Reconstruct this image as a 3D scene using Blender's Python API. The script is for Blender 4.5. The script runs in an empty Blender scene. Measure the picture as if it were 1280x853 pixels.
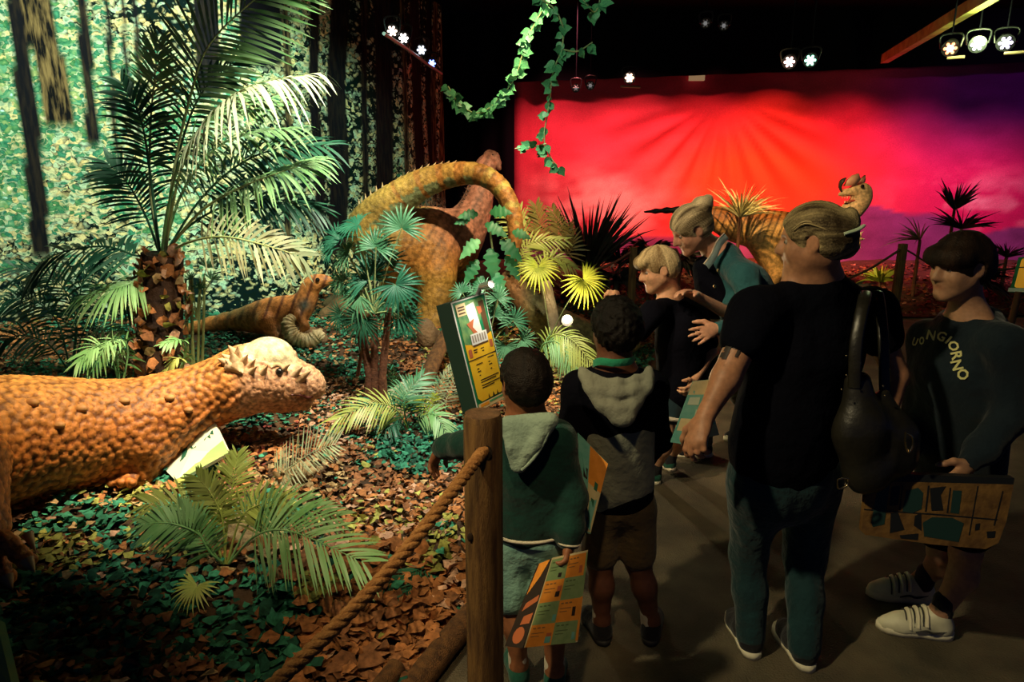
import bpy, math, random
import numpy as np
from mathutils import Vector, Matrix
random.seed(7); RNG = np.random.default_rng(7)
SC = bpy.context.scene; COL = SC.collection
PI = math.pi
# ------------------------------------------------------------------ camera
PITCH = math.radians(13.9); FPX = 853.3; CAMZ = 1.8
cam_d = bpy.data.cameras.new('camera'); cam_d.sensor_width = 36; cam_d.lens = 24; cam_d.clip_start = .05
cam = bpy.data.objects.new('camera', cam_d); COL.objects.link(cam)
cam.location = (0, 0, CAMZ); cam.rotation_euler = (PI/2 - PITCH, 0, 0)
SC.camera = cam
# ------------------------------------------------------------------ world, exposure
w = bpy.data.worlds.new('world'); SC.world = w; w.use_nodes = True
w.node_tree.nodes['Background'].inputs[0].default_value = (.25, .36, 1, 1)
w.node_tree.nodes['Background'].inputs[1].default_value = .05
SC.view_settings.view_transform = 'Standard'; SC.view_settings.look = 'None'
SC.view_settings.exposure = 0.0; SC.view_settings.gamma = 1
# ------------------------------------------------------------------ pixel -> place
def P(px, py, Y):
    u = (px-640)/FPX; v = (py-426.5)/FPX
    t = Y/(math.cos(PITCH) - v*math.sin(PITCH))
    return np.array([u*t, Y, CAMZ - (math.sin(PITCH) + v*math.cos(PITCH))*t])
def Yz(py, z): return (CAMZ-z)/math.tan(PITCH+math.atan((py-426.5)/FPX))
def Pz(px, py, z): return P(px, py, Yz(py, z))
# ------------------------------------------------------------------ unseen spots at ceiling height: hall lighting plus added fill spots
def spot(loc, target, col, watts, deg=50, blend=.6, size=.08):
    d = bpy.data.lights.new('spot', 'SPOT'); d.energy = watts; d.color = col
    d.spot_size = math.radians(deg); d.spot_blend = blend; d.shadow_soft_size = size
    o = bpy.data.objects.new('spot', d); COL.objects.link(o); o.location = loc
    v = Vector(target) - Vector(loc); o.rotation_euler = v.to_track_quat('-Z', 'Y').to_euler()
    o['kind'] = 'helper'
    return o
GREENW = (.88, 1, .74); WARM = (1, .72, .38)
spot((-2.6, 3.6, 4.2), (-4.6, 6.9, 2.3), GREENW, 1150, 80)
spot((-1.2, 4.8, 4.2), (-2.3, 7.8, 1.6), (.6, 1, .75), 420, 56)
spot((-1.0, 2.9, 4.2), (-2.1, 3.72, .8), WARM, 950, 34, .6)
spot((-.5, 1.3, 4.2), (-1.25, 2.95, .3), (1, .88, .55), 330, 19, .7)  # added spot to brighten the nearest palm, no fixture there
spot((-.3, 3.4, 4.2), (-1.15, 4.6, .3), (1, .96, .76), 1050, 60)
spot((-.9, 6.3, 4.2), (-2.1, 6.0, .5), (1, .85, .6), 420, 28)  # added spot to brighten the striped dinosaur, no fixture there
spot((.6, 4.6, 4.2), (-.7, 7.2, 1.0), (1, .80, .45), 900, 38)
spot((-2.3, .5, 4.2), (.7, 2.5, .6), (1, .82, .46), 480, 38)
spot((-1.6, 1.6, 4.2), (1.1, 3.9, 1.1), (1, .74, .46), 560, 24)
spot((-.1, .2, 4.2), (-.35, 2.6, .0), (1, .72, .36), 170, 26)
for _x, _e, _c, _y in ((.9, 430, (1, .22, .20), 10.3), (2.1, 560, (1, .22, .18), 10.2), (3.3, 560, (1, .16, .12), 10.2), (4.4, 650, (1, .16, .06), 10.2), (5.6, 500, (1, .12, .12), 10.1), (6.8, 380, (1, .25, .35), 9.9), (8.0, 380, (1, .28, .45), 9.6)):
    spot((_x, _y, 4.25), (_x, _y+2, .65), _c, _e*1.4, 68, 1.0)
spot((8.3, 9.0, 4.25), (8.2, 11.6, 2.9), (.5, .1, .7), 60, 80, .9)
spot((1.6, 6.5, 4.2), (3.6, 9.5, .9), (1, .68, .28), 1000, 36)
spot((-1.2, 1.5, 4.2), (.28, 4.6, 2.8), (.8, 1, .75), 170, 24)  # added spot to brighten the hanging ivy, no fixture there
spot((.3, 2.4, 4.1), (-1.25, 3.78, .9), (1, .80, .58), 260, 13, .7)  # added fill on the dome-headed dinosaur's jaw, no fixture there

def proj(V):
    V = np.asarray(V, float); d = V - np.array([0, 0, CAMZ])
    z = d[..., 1]*math.cos(PITCH) - d[..., 2]*math.sin(PITCH)
    y = d[..., 1]*math.sin(PITCH) + d[..., 2]*math.cos(PITCH)
    return 640 + FPX*d[..., 0]/z, 426.5 - FPX*y/z, z
def PL(lst): return np.array([P(*q) for q in lst])
def nrm(v):
    v = np.asarray(v, float); return v/(np.linalg.norm(v, axis=-1, keepdims=True)+1e-9)
def crom(pts, n):
    """Catmull-Rom resample to n points"""
    p = np.asarray(pts, float)
    if len(p) == 2: return p[0] + np.linspace(0, 1, n)[:, None]*(p[1]-p[0])
    q = np.vstack([2*p[0]-p[1], p, 2*p[-1]-p[-2]])
    t = np.linspace(0, len(p)-1-1e-6, n); i = t.astype(int); f = (t-i)[:, None]
    a, b, c, d = q[i], q[i+1], q[i+2], q[i+3]
    return .5*((2*b)+(-a+c)*f+(2*a-5*b+4*c-d)*f**2+(-a+3*b-3*c+d)*f**3)
def lerpr(r, n):
    r = np.atleast_1d(np.asarray(r, float))
    return np.interp(np.linspace(0, 1, n), np.linspace(0, 1, len(r)), r) if len(r) > 1 else np.full(n, r[0])
# value noise (hash lattice)
def _h(i, j, k):
    n = (i*374761393 + j*668265263 + k*2147483647 + 1013904223) & 0xffffffff
    n = ((n ^ (n >> 13))*1274126177) & 0xffffffff
    return ((n ^ (n >> 16)) & 0xffff)/65535.
def vnoise(Q, s=1.0):
    Q = np.asarray(Q, float)*s; I = np.floor(Q).astype(np.int64); F = Q-I; F = F*F*(3-2*F); r = 0
    for a in (0, 1):
        for b in (0, 1):
            for c in (0, 1):
                wgt = (F[..., 0] if a else 1-F[..., 0])*(F[..., 1] if b else 1-F[..., 1])*(F[..., 2] if c else 1-F[..., 2])
                r = r + wgt*_h(I[..., 0]+a, I[..., 1]+b, I[..., 2]+c)
    return r*2-1
def fbm(Q, s=1., o=3):
    return sum(vnoise(np.asarray(Q)+7.3*i, s*2**i)*.5**i for i in range(o))
# ------------------------------------------------------------------ objects
LOC = {}
def tag(o, label=None, cat=None, group=None, kind=None):
    if label: o['label'] = label
    if cat: o['category'] = cat
    if group: o['group'] = group
    if kind: o['kind'] = kind
    return o
def thing(name, label, cat, loc, group=None):
    o = bpy.data.objects.new(name, None); COL.objects.link(o); o.empty_display_size = .1
    o.location = Vector(loc); LOC[o] = np.array(loc, float)
    return tag(o, label, cat, group)
def build(name, V, F, m, parent=None, cols=None, smooth=True, origin=None, attrs=None):
    V = np.asarray(V, np.float32).reshape(-1, 3)
    if not isinstance(F, (list, tuple)): F = [F]
    F = [np.asarray(f, np.int32) for f in F if len(f)]
    if parent is not None: base = LOC[parent]
    elif origin is not None: base = np.asarray(origin, float)
    else: base = np.array([V[:, 0].mean(), V[:, 1].mean(), V[:, 2].min()])
    me = bpy.data.meshes.new(name)
    Vl = (V-base).astype(np.float32)
    nl = sum(f.size for f in F); npoly = sum(len(f) for f in F)
    me.vertices.add(len(V)); me.vertices.foreach_set('co', Vl.ravel())
    me.loops.add(nl); me.polygons.add(npoly)
    me.loops.foreach_set('vertex_index', np.concatenate([f.ravel() for f in F]).astype(np.int32))
    tot = np.concatenate([np.full(len(f), f.shape[1], np.int32) for f in F])
    st = np.concatenate([[0], np.cumsum(tot)[:-1]]).astype(np.int32)
    me.polygons.foreach_set('loop_start', st)
    me.polygons.foreach_set('use_smooth', np.full(npoly, bool(smooth)))
    me.update(calc_edges=True); me.validate()
    if cols is not None:
        a = me.attributes.new('col', 'FLOAT_COLOR', 'POINT')
        c = np.ones((len(V), 4), np.float32); c[:, :cols.shape[1]] = cols
        a.data.foreach_set('color', c.ravel())
    for k, val in (attrs or {}).items():
        a = me.attributes.new(k, 'FLOAT', 'POINT'); a.data.foreach_set('value', np.asarray(val, np.float32))
    for mm in (m if isinstance(m, (list, tuple)) else [m]): me.materials.append(mm)
    o = bpy.data.objects.new(name, me); COL.objects.link(o)
    LOC[o] = base
    if parent is not None: o.parent = parent
    else: o.location = Vector(base)
    return o
class G:
    """collects shapes into one mesh"""
    def __init__(s): s.V = []; s.Q = []; s.T = []; s.n = 0; s.C = []
    def add(s, V, Q=None, T=None, col=None):
        V = np.asarray(V, float).reshape(-1, 3)
        if Q is not None and len(Q): s.Q.append(np.asarray(Q, int)+s.n)
        if T is not None and len(T): s.T.append(np.asarray(T, int)+s.n)
        s.V.append(V); s.n += len(V)
        s.C.append(np.tile(np.asarray(col if col is not None else (1, 1, 1), float), (len(V), 1)) if col is None or np.ndim(col) == 1 else np.asarray(col, float))
        return s
    def grid(s, A, col=None, closeu=False):
        A = np.asarray(A, float); n, m = A.shape[:2]
        I = np.arange(n*m).reshape(n, m)
        J = np.hstack([I, I[:, :1]]) if closeu else I
        q = np.stack([J[:-1, :-1], J[:-1, 1:], J[1:, 1:], J[1:, :-1]], -1).reshape(-1, 4)
        if col is not None and np.ndim(col) == 3: col = np.asarray(col).reshape(-1, 3)
        return s.add(A.reshape(-1, 3), q, col=col)
    def tube(s, pts, r, n=8, col=None, cap=True, flat=None):
        p = np.asarray(pts, float); m = len(p); r = lerpr(r, m)
        t = nrm(np.gradient(p, axis=0))
        a = np.array([0, 0, 1.]) if abs(t[0, 2]) < .9 else np.array([1., 0, 0])
        u = nrm(np.cross(t[0], a)); U = []
        for i in range(m):
            u = nrm(u - t[i]*np.dot(u, t[i])); U.append(u)
        U = np.array(U); W = np.cross(t, U); th = np.arange(n)*2*PI/n
        f = 1. if flat is None else flat
        A = p[:, None] + r[:, None, None]*(np.cos(th)[None, :, None]*U[:, None] + f*np.sin(th)[None, :, None]*W[:, None])
        s.grid(A, col, True)
        if cap:
            for k, fl in ((0, 0), (m-1, 1)):
                T = [(0, 1+(i+1) % n, 1+i) if not fl else (0, 1+i, 1+(i+1) % n) for i in range(n)]
                s.add(np.vstack([p[k][None], A[k]]), T=T, col=None if col is None else (np.asarray(col) if np.ndim(col) == 1 else np.asarray(col)[0]))
        return s
    def box(s, c, d, R=None, col=None):
        c = np.asarray(c, float); d = np.asarray(d, float)/2
        v = np.array([[x, y, z] for x in (-1, 1) for y in (-1, 1) for z in (-1, 1)])*d
        if R is not None: v = v @ np.asarray(R, float).T
        return s.add(v+c, [(0, 1, 3, 2), (4, 6, 7, 5), (0, 4, 5, 1), (2, 3, 7, 6), (0, 2, 6, 4), (1, 5, 7, 3)], col=col)
    def ell(s, c, r, R=None, nu=12, nv=8, col=None):
        r = np.asarray(r, float)*np.ones(3)
        th = np.linspace(0, PI, nv+1); ph = np.arange(nu)*2*PI/nu
        A = np.stack([np.outer(np.sin(th), np.cos(ph)), np.outer(np.sin(th), np.sin(ph)), np.outer(np.cos(th), np.ones(nu))], -1)*r
        if R is not None: A = A @ np.asarray(R, float).T
        return s.grid(A[::-1]+np.asarray(c, float), col, True)
    def quad(s, a, b, c, d, col=None): return s.add([a, b, c, d], [(0, 1, 2, 3)], col=col)
    def slab(s, poly, off, col=None):
        """closed prism: polygon pushed by vector off"""
        p = np.asarray(poly, float); n = len(p); off = np.asarray(off, float)
        V = np.vstack([p, p+off]); Q = [(i, (i+1) % n, n+(i+1) % n, n+i) for i in range(n)]
        c0 = p.mean(0)
        T = [(2*n, (i+1) % n, i) for i in range(n)] + [(2*n+1, n+i, n+(i+1) % n) for i in range(n)]
        return s.add(np.vstack([V, c0[None], (c0+off)[None]]), Q, T, col)
    def arr(s):
        F = []
        if s.Q: F.append(np.vstack(s.Q))
        if s.T: F.append(np.vstack(s.T))
        return np.vstack(s.V), F
    def make(s, name, m, parent=None, smooth=True, cols=False, origin=None):
        V, F = s.arr()
        return build(name, V, F, m, parent, np.vstack(s.C) if cols else None, smooth, origin)
def frame(f, u=(0, 0, 1)):
    """columns: right, forward, up"""
    f = nrm(f); r = nrm(np.cross(f, u)); return np.stack([r, f, np.cross(r, f)], 1)
# ------------------------------------------------------------------ materials
MATS = {}
def mat(name, col=(.5, .5, .5), rough=.6, col2=None, ns=15, bump=0., bs=60, attr=None, metal=0, spec=.4, emis=None, es=0, voro=None, sss=0, stretch=None, detail=4, trans=0, sheen=0, mul=.55):
    if name in MATS: return MATS[name]
    m = bpy.data.materials.new(name); m.use_nodes = True; MATS[name] = m
    nt = m.node_tree; N = nt.nodes; L = nt.links; b = N['Principled BSDF']
    b.inputs['Roughness'].default_value = rough; b.inputs['Metallic'].default_value = metal
    b.inputs['Specular IOR Level'].default_value = spec
    b.inputs['Base Color'].default_value = (*col, 1)
    if sheen: b.inputs['Sheen Weight'].default_value = sheen
    if sss: b.inputs['Subsurface Weight'].default_value = sss; b.inputs['Subsurface Radius'].default_value = (.01, .004, .002); b.inputs['Subsurface Scale'].default_value = .5
    if trans: b.inputs['Transmission Weight'].default_value = trans
    if emis: b.inputs['Emission Color'].default_value = (*emis, 1); b.inputs['Emission Strength'].default_value = es
    tc = N.new('ShaderNodeTexCoord'); vec = tc.outputs['Object']
    if stretch:
        mp = N.new('ShaderNodeMapping'); mp.inputs['Scale'].default_value = stretch; L.new(vec, mp.inputs[0]); vec = mp.outputs[0]
    src = None
    if attr:
        a = N.new('ShaderNodeAttribute'); a.attribute_name = attr; src = a.outputs['Color']
    if col2 is not None or attr:
        n = N.new('ShaderNodeTexNoise'); n.inputs['Scale'].default_value = ns; n.inputs['Detail'].default_value = detail; L.new(vec, n.inputs['Vector'])
        r = N.new('ShaderNodeMapRange'); r.inputs[1].default_value = .35; r.inputs[2].default_value = .65; L.new(n.outputs['Fac'], r.inputs[0])
        x = N.new('ShaderNodeMix'); x.data_type = 'RGBA'
        if attr:
            x.blend_type = 'MULTIPLY'; x.inputs[0].default_value = mul
            L.new(src, x.inputs[6]); L.new(r.outputs[0], x.inputs[7])
        else:
            L.new(r.outputs[0], x.inputs[0]); x.inputs[6].default_value = (*col, 1); x.inputs[7].default_value = (*col2, 1)
        L.new(x.outputs[2], b.inputs['Base Color'])
    if bump:
        if voro:
            t = N.new('ShaderNodeTexVoronoi'); t.inputs['Scale'].default_value = voro; t.feature = 'SMOOTH_F1'; L.new(vec, t.inputs['Vector'])
            hgt = N.new('ShaderNodeMath'); hgt.operation = 'SUBTRACT'; hgt.inputs[0].default_value = 1; L.new(t.outputs['Distance'], hgt.inputs[1]); ho = hgt.outputs[0]
        else:
            t = N.new('ShaderNodeTexNoise'); t.inputs['Scale'].default_value = bs; t.inputs['Detail'].default_value = 5; L.new(vec, t.inputs['Vector']); ho = t.outputs['Fac']
        bp = N.new('ShaderNodeBump'); bp.inputs['Strength'].default_value = bump; bp.inputs['Distance'].default_value = .02
        L.new(ho, bp.inputs['Height']); L.new(bp.outputs[0], b.inputs['Normal'])
    return m
# ------------------------------------------------------------------ organic bodies: smooth union of tapered limbs, polygonised
def smin(a, b, k):
    h = np.clip(.5+.5*(b-a)/k, 0, 1); return b+(a-b)*h - k*h*(1-h)
class Body:
    def __init__(s): s.p = []; s.disp = None; s.cut = []
    def rc(s, a, b, ra, rb=None, k=.03, op='u', dep=None, sq=1.):
        a = np.asarray(a, float); b = np.asarray(b, float); rb = ra if rb is None else rb
        if dep is not None:
            dep = nrm(dep)
            tr = lambda Q: Q + dep*(((Q-a) @ dep)*(sq-1))[..., None]
        else: tr = lambda Q: Q
        b2 = tr(b[None])[0]; ab = b2-a; l2 = max(ab @ ab, 1e-9)
        def f(Q):
            Q = tr(Q)-a; t = np.clip((Q @ ab)/l2, 0, 1)
            return (np.linalg.norm(Q - t[..., None]*ab, axis=-1) - (ra+(rb-ra)*t))*(1 if sq <= 1 else .85)
        c = (a+b)/2; s.p.append((f, c, np.linalg.norm(b-a)/2+max(ra, rb)*max(1, 1/sq), k, op)); return s
    def chain(s, pts, r, k=.03, n=None, op='u', dep=None, sq=1.):
        pts = np.asarray(pts, float)
        if n: r = lerpr(r, n) if len(np.atleast_1d(r)) != len(pts) else np.interp(np.linspace(0, len(pts)-1, n), np.arange(len(pts)), r); pts = crom(pts, n)
        else: r = lerpr(r, len(pts))
        for i in range(len(pts)-1): s.rc(pts[i], pts[i+1], r[i], r[i+1], k, op, dep, sq)
        return s
    def el(s, c, r, R=None, k=.03, op='u'):
        c = np.asarray(c, float); r = np.asarray(r, float)*np.ones(3); M = np.eye(3) if R is None else np.asarray(R, float)
        def f(Q):
            q = (Q-c) @ M; k0 = np.linalg.norm(q/r, axis=-1); k1 = np.linalg.norm(q/(r*r), axis=-1)
            return k0*(k0-1)/(k1+1e-9)
        s.p.append((f, c, r.max(), k, op)); return s
    def plane(s, o, n, k=.005):
        """keep the side the normal points away from"""
        o = np.asarray(o, float); n = nrm(n); s.cut.append((lambda Q: (Q-o) @ n, k)); return s
    def ev(s, Q, cen=None, hr=0):
        D = np.full(Q.shape[:-1], 10.)
        for f, c, r, k, op in s.p:
            if cen is not None:
                m = np.linalg.norm(cen-c, axis=-1) < r+hr+.05+k
                if not m.any(): continue
                q = Q[m]; d = f(q)
                D[m] = smin(D[m], d, k) if op == 'u' else -smin(-D[m], d, k)
            else:
                d = f(Q); D = smin(D, d, k) if op == 'u' else -smin(-D, d, k)
        for f, k in s.cut: D = -smin(-D, -f(Q), k)
        return D
    def mesh(s, h):
        lo = np.min([c-r for f, c, r, k, op in s.p if op == 'u'], 0)-.02; hi = np.max([c+r for f, c, r, k, op in s.p if op == 'u'], 0)+.02
        B = 8; nb = np.ceil((hi-lo)/(h*B)).astype(int)+1
        I = np.stack(np.meshgrid(*[np.arange(x) for x in nb], indexing='ij'), -1).reshape(-1, 3)
        cen = lo + (I+.5)*B*h - h*.5
        dc = s.ev(cen); hr = B*h*.87
        act = np.abs(dc) < hr*1.4+.015
        full = np.where(dc < 0, -1., 1.).astype(np.float32)
        vals = np.repeat(full[:, None], B**3, 1)
        o = np.stack(np.meshgrid(*[np.arange(B)]*3, indexing='ij'), -1).reshape(-1, 3)*h
        Q = lo + I[act][:, None]*B*h + o[None]
        d = s.ev(Q, cen[act], hr)
        if s.disp is not None: d = d + s.disp(Q)
        vals[act] = d
        S = vals.reshape(*nb, B, B, B).transpose(0, 3, 1, 4, 2, 5).reshape(nb*B)
        return surfnet(S, lo, h)
def surfnet(S, lo, h):
    neg = S < 0; n = np.array(S.shape)
    c = [neg[a:n[0]-1+a, b:n[1]-1+b, e:n[2]-1+e] for a in (0, 1) for b in (0, 1) for e in (0, 1)]
    cnt = sum(x.astype(np.int8) for x in c); mix = (cnt > 0) & (cnt < 8)
    I = np.argwhere(mix); idx = np.full(mix.shape, -1, np.int32); idx[mix] = np.arange(len(I))
    corner = np.array([[a, b, e] for a in (0, 1) for b in (0, 1) for e in (0, 1)])
    val = np.stack([S[I[:, 0]+q[0], I[:, 1]+q[1], I[:, 2]+q[2]] for q in corner], 1)
    acc = np.zeros((len(I), 3)); num = np.zeros(len(I))
    for a in range(8):
        for ax in range(3):
            if corner[a][ax] == 0:
                b = a + (4, 2, 1)[ax]; x, y = val[:, a], val[:, b]; m = (x < 0) != (y < 0)
                t = np.where(m, x/(x-y+1e-12), 0)
                pt = np.tile(corner[a].astype(float), (len(I), 1)); pt[:, ax] += t
                acc += np.where(m[:, None], pt, 0); num += m
    V = lo + (I + acc/num[:, None])*h
    F = []
    for ax in range(3):
        b, e = [(1, 2), (2, 0), (0, 1)][ax]
        sl0 = [slice(0, None)]*3; sl1 = [slice(0, None)]*3; sl0[ax] = slice(0, -1); sl1[ax] = slice(1, None)
        x0 = neg[tuple(sl0)]; x1 = neg[tuple(sl1)]
        E = np.argwhere(x0 != x1); E = E[(E[:, b] > 0) & (E[:, e] > 0) & (E[:, b] < n[b]-1) & (E[:, e] < n[e]-1)]
        s0 = x0[E[:, 0], E[:, 1], E[:, 2]]
        def at(db, de):
            q = E.copy(); q[:, b] -= db; q[:, e] -= de; return idx[q[:, 0], q[:, 1], q[:, 2]]
        q = np.stack([at(1, 1), at(0, 1), at(0, 0), at(1, 0)], 1)
        q[~s0] = q[~s0][:, ::-1]; F.append(q)
    F = np.vstack(F); F = F[(F >= 0).all(1)]
    return V, F
def vnormals(V, F):
    n = np.cross(V[F[:, 2]]-V[F[:, 0]], V[F[:, 3]]-V[F[:, 1]]); N = np.zeros_like(V)
    for k in range(4): np.add.at(N, F[:, k], n)
    return nrm(N)
def scales(V, F, spacing, amp, mask=None, seed=1):
    """raise pebble-like scales on a surface; returns V and height 0..1"""
    N = vnormals(V, F); g = np.random.default_rng(seed); order = g.permutation(len(V))
    cell = {}; pts = []
    for i in order:
        key = tuple(np.floor(V[i]/spacing).astype(int)); ok = True
        for a in (-1, 0, 1):
            for b in (-1, 0, 1):
                for c in (-1, 0, 1):
                    for j in cell.get((key[0]+a, key[1]+b, key[2]+c), ()):
                        if ((V[i]-V[j])**2).sum() < spacing*spacing: ok = False; break
                    if not ok: break
                if not ok: break
            if not ok: break
        if ok: cell.setdefault(key, []).append(i); pts.append(i)
    Pp = V[pts]; d = np.empty(len(V))
    for i in range(0, len(V), 4000):
        x = V[i:i+4000]; d[i:i+4000] = np.sqrt(np.maximum(((x**2).sum(1)[:, None] + (Pp**2).sum(1)[None] - 2*x @ Pp.T).min(1), 0))
    hgt = np.sqrt(np.clip(1-(d/(spacing*.68))**2, 0, 1))
    a = amp*hgt*(1 if mask is None else mask)
    return V + N*a[:, None], hgt
# ================================================================== the setting
EDGE = np.array([(-1.9, -1.0), (-1.0, .6), (-.30, 2.1), (.32, 3.7), (1.15, 5.6), (1.75, 7.6), (2.3, 8.35), (9.5, 8.6)])
DISPLAY = np.vstack([EDGE, [(9.5, 13), (-8.5, 13), (-8.5, -1)]])
def inside(X, Y):
    r = np.zeros(np.shape(X), bool); n = len(DISPLAY)
    for i in range(n):
        (x1, y1), (x2, y2) = DISPLAY[i], DISPLAY[(i+1) % n]
        c = ((y1 > Y) != (y2 > Y)) & (X < (x2-x1)*(Y-y1)/(y2-y1+1e-12)+x1); r ^= c
    return r
def edist(X, Y):
    d = np.full(np.shape(X), 99.)
    for (x1, y1), (x2, y2) in zip(EDGE[:-1], EDGE[1:]):
        vx, vy = x2-x1, y2-y1; t = np.clip(((X-x1)*vx+(Y-y1)*vy)/(vx*vx+vy*vy), 0, 1)
        d = np.minimum(d, np.hypot(X-x1-t*vx, Y-y1-t*vy))
    return d
MOUNDS = []
def gh(X, Y):
    X = np.asarray(X, float); Y = np.asarray(Y, float)
    d = np.where(inside(X, Y), edist(X, Y), 0)
    q = np.stack([X, Y, 0*X], -1)
    z = .02 + .26*np.clip(d/2.4, 0, 1)**1.1 + .07*vnoise(q, 1.6)*np.clip(d*2, 0, 1) + .025*vnoise(q, 5)*np.clip(d*3, 0, 1)
    for mx, my, rr, hh in MOUNDS: z = z + hh*np.exp(-((X-mx)**2+(Y-my)**2)/rr**2)
    return z
def ground(px, py, dz=0.):
    lo = None
    for Y in np.arange(1.2, 13, .02):
        q = P(px, py, Y)
        if q[2] <= float(gh(q[0], Y)) + dz: lo = q; break
    return lo if lo is not None else P(px, py, 12)
def Yz(py, z): return (CAMZ-z)/math.tan(PITCH+math.atan((py-426.5)/FPX))
def Pz(px, py, z): return P(px, py, Yz(py, z))
_m = ground(388, 600); MOUNDS.append((_m[0], _m[1], .28, .13))
_m = ground(290, 700); MOUNDS.append((_m[0], _m[1], .25, .10))
# floor
M_floor = mat('floor_concrete', (.065, .054, .034), .75, (.125, .10, .06), 5, .5, 120)
g = G(); g.quad((-8, -3, 0), (11, -3, 0), (11, 14, 0), (-8, 14, 0))
tag(build('floor', *g.arr(), M_floor), kind='structure')
# display ground
sp = .07; gx = np.arange(-8.4, 9.5, sp); gy = np.arange(-.9, 12.6, sp)
X, Y = np.meshgrid(gx, gy, indexing='ij'); Z = gh(X, Y); ins = inside(X, Y)
I = np.arange(X.size).reshape(X.shape)
q = np.stack([I[:-1, :-1], I[1:, :-1], I[1:, 1:], I[:-1, 1:]], -1).reshape(-1, 4); q = q[ins.ravel()[q].all(1)]
use = np.unique(q); re = np.full(X.size, -1); re[use] = np.arange(len(use))
Vg = np.stack([X, Y, Z], -1).reshape(-1, 3)[use]
M_soil = mat('soil', (.035, .018, .008), .95, (.07, .035, .014), 9, .6, 40)
tag(build('display_ground', Vg, re[q], M_soil), kind='structure')
# ---------------------------------------------------- forest backdrop: a printed cloth hung along the left and the end of the display
M_forest = mat('forest_print', (.1, .2, .1), .85)
nt = M_forest.node_tree; N = nt.nodes; L = nt.links; bs = N['Principled BSDF']; bs.inputs['Specular IOR Level'].default_value = .1
at = N.new('ShaderNodeAttribute'); at.attribute_name = 'col'
sx = N.new('ShaderNodeSeparateColor'); L.new(at.outputs['Color'], sx.inputs[0])
tc = N.new('ShaderNodeTexCoord')
vo = N.new('ShaderNodeTexVoronoi'); vo.inputs['Scale'].default_value = 17; vo.inputs['Randomness'].default_value = 1
wn = N.new('ShaderNodeTexNoise'); wn.inputs['Scale'].default_value = 9; wn.inputs['Detail'].default_value = 3
wm = N.new('ShaderNodeVectorMath'); wm.operation = 'MULTIPLY_ADD'; wm.inputs[1].default_value = (.14, .14, .14)
L.new(tc.outputs['Object'], wn.inputs['Vector']); L.new(wn.outputs['Color'], wm.inputs[0]); L.new(tc.outputs['Object'], wm.inputs[2])
mp = N.new('ShaderNodeMapping'); mp.inputs['Scale'].default_value = (1, 1, 1.6); mp.inputs['Rotation'].default_value = (0, .5, 0)
L.new(wm.outputs[0], mp.inputs[0]); L.new(mp.outputs[0], vo.inputs['Vector'])
sv = N.new('ShaderNodeSeparateColor'); L.new(vo.outputs['Color'], sv.inputs[0])
n2 = N.new('ShaderNodeTexNoise'); n2.inputs['Scale'].default_value = 2.6; n2.inputs['Detail'].default_value = 6; n2.inputs['Roughness'].default_value = .7; L.new(tc.outputs['Object'], n2.inputs['Vector'])
def mth(op, a, b):
    m = N.new('ShaderNodeMath'); m.operation = op
    for i, x in enumerate((a, b)):
        if isinstance(x, (int, float)): m.inputs[i].default_value = x
        else: L.new(x, m.inputs[i])
    return m.outputs[0]
f = mth('ADD', mth('MULTIPLY', sv.outputs[0], .55), mth('MULTIPLY', n2.outputs['Fac'], 1.15))
f = mth('ADD', f, mth('SUBTRACT', sx.outputs[0], .79))
f = mth('SUBTRACT', f, mth('MULTIPLY', vo.outputs['Distance'], .38))
cr = N.new('ShaderNodeValToRGB'); e = cr.color_ramp.elements
for p_, c_ in ((0, (.002, .012, .012)), (.28, (.006, .06, .04)), (.5, (.02, .17, .10)), (.68, (.11, .36, .20)), (.88, (.36, .54, .30)), (1, (.88, .84, .55))):
    el = e.new(p_) if p_ not in (0, 1) else e[int(p_)]; el.color = (*c_, 1)
L.new(f, cr.inputs[0])
hu = N.new('ShaderNodeMix'); hu.data_type = 'RGBA'; hu.inputs[6].default_value = (1.25, 1.0, .6, 1); hu.inputs[7].default_value = (.55, 1.0, 1.15, 1); L.new(sv.outputs[1], hu.inputs[0])
hm = N.new('ShaderNodeMix'); hm.data_type = 'RGBA'; hm.blend_type = 'MULTIPLY'; hm.inputs[0].default_value = .8; L.new(cr.outputs[0], hm.inputs[6]); L.new(hu.outputs[2], hm.inputs[7])
n3 = N.new('ShaderNodeTexNoise'); n3.inputs['Scale'].default_value = 14; n3.inputs['Detail'].default_value = 5
m3 = N.new('ShaderNodeMapping'); m3.inputs['Scale'].default_value = (2.2, 2.2, .35); L.new(tc.outputs['Object'], m3.inputs[0]); L.new(m3.outputs[0], n3.inputs['Vector'])
c3 = N.new('ShaderNodeValToRGB'); c3.color_ramp.elements[0].position = .42; c3.color_ramp.elements[0].color = (.004, .005, .006, 1)
c3.color_ramp.elements[1].position = .66; c3.color_ramp.elements[1].color = (.34, .24, .1, 1); L.new(n3.outputs['Fac'], c3.inputs[0])
tb = N.new('ShaderNodeMix'); tb.data_type = 'RGBA'; tb.inputs[6].default_value = (.006, .007, .011, 1); L.new(sx.outputs[2], tb.inputs[0]); L.new(c3.outputs[0], tb.inputs[7])
fx = N.new('ShaderNodeMix'); fx.data_type = 'RGBA'; L.new(sx.outputs[1], fx.inputs[0]); L.new(hm.outputs[2], fx.inputs[6]); L.new(tb.outputs[2], fx.inputs[7]); L.new(fx.outputs[2], bs.inputs['Base Color'])
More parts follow.
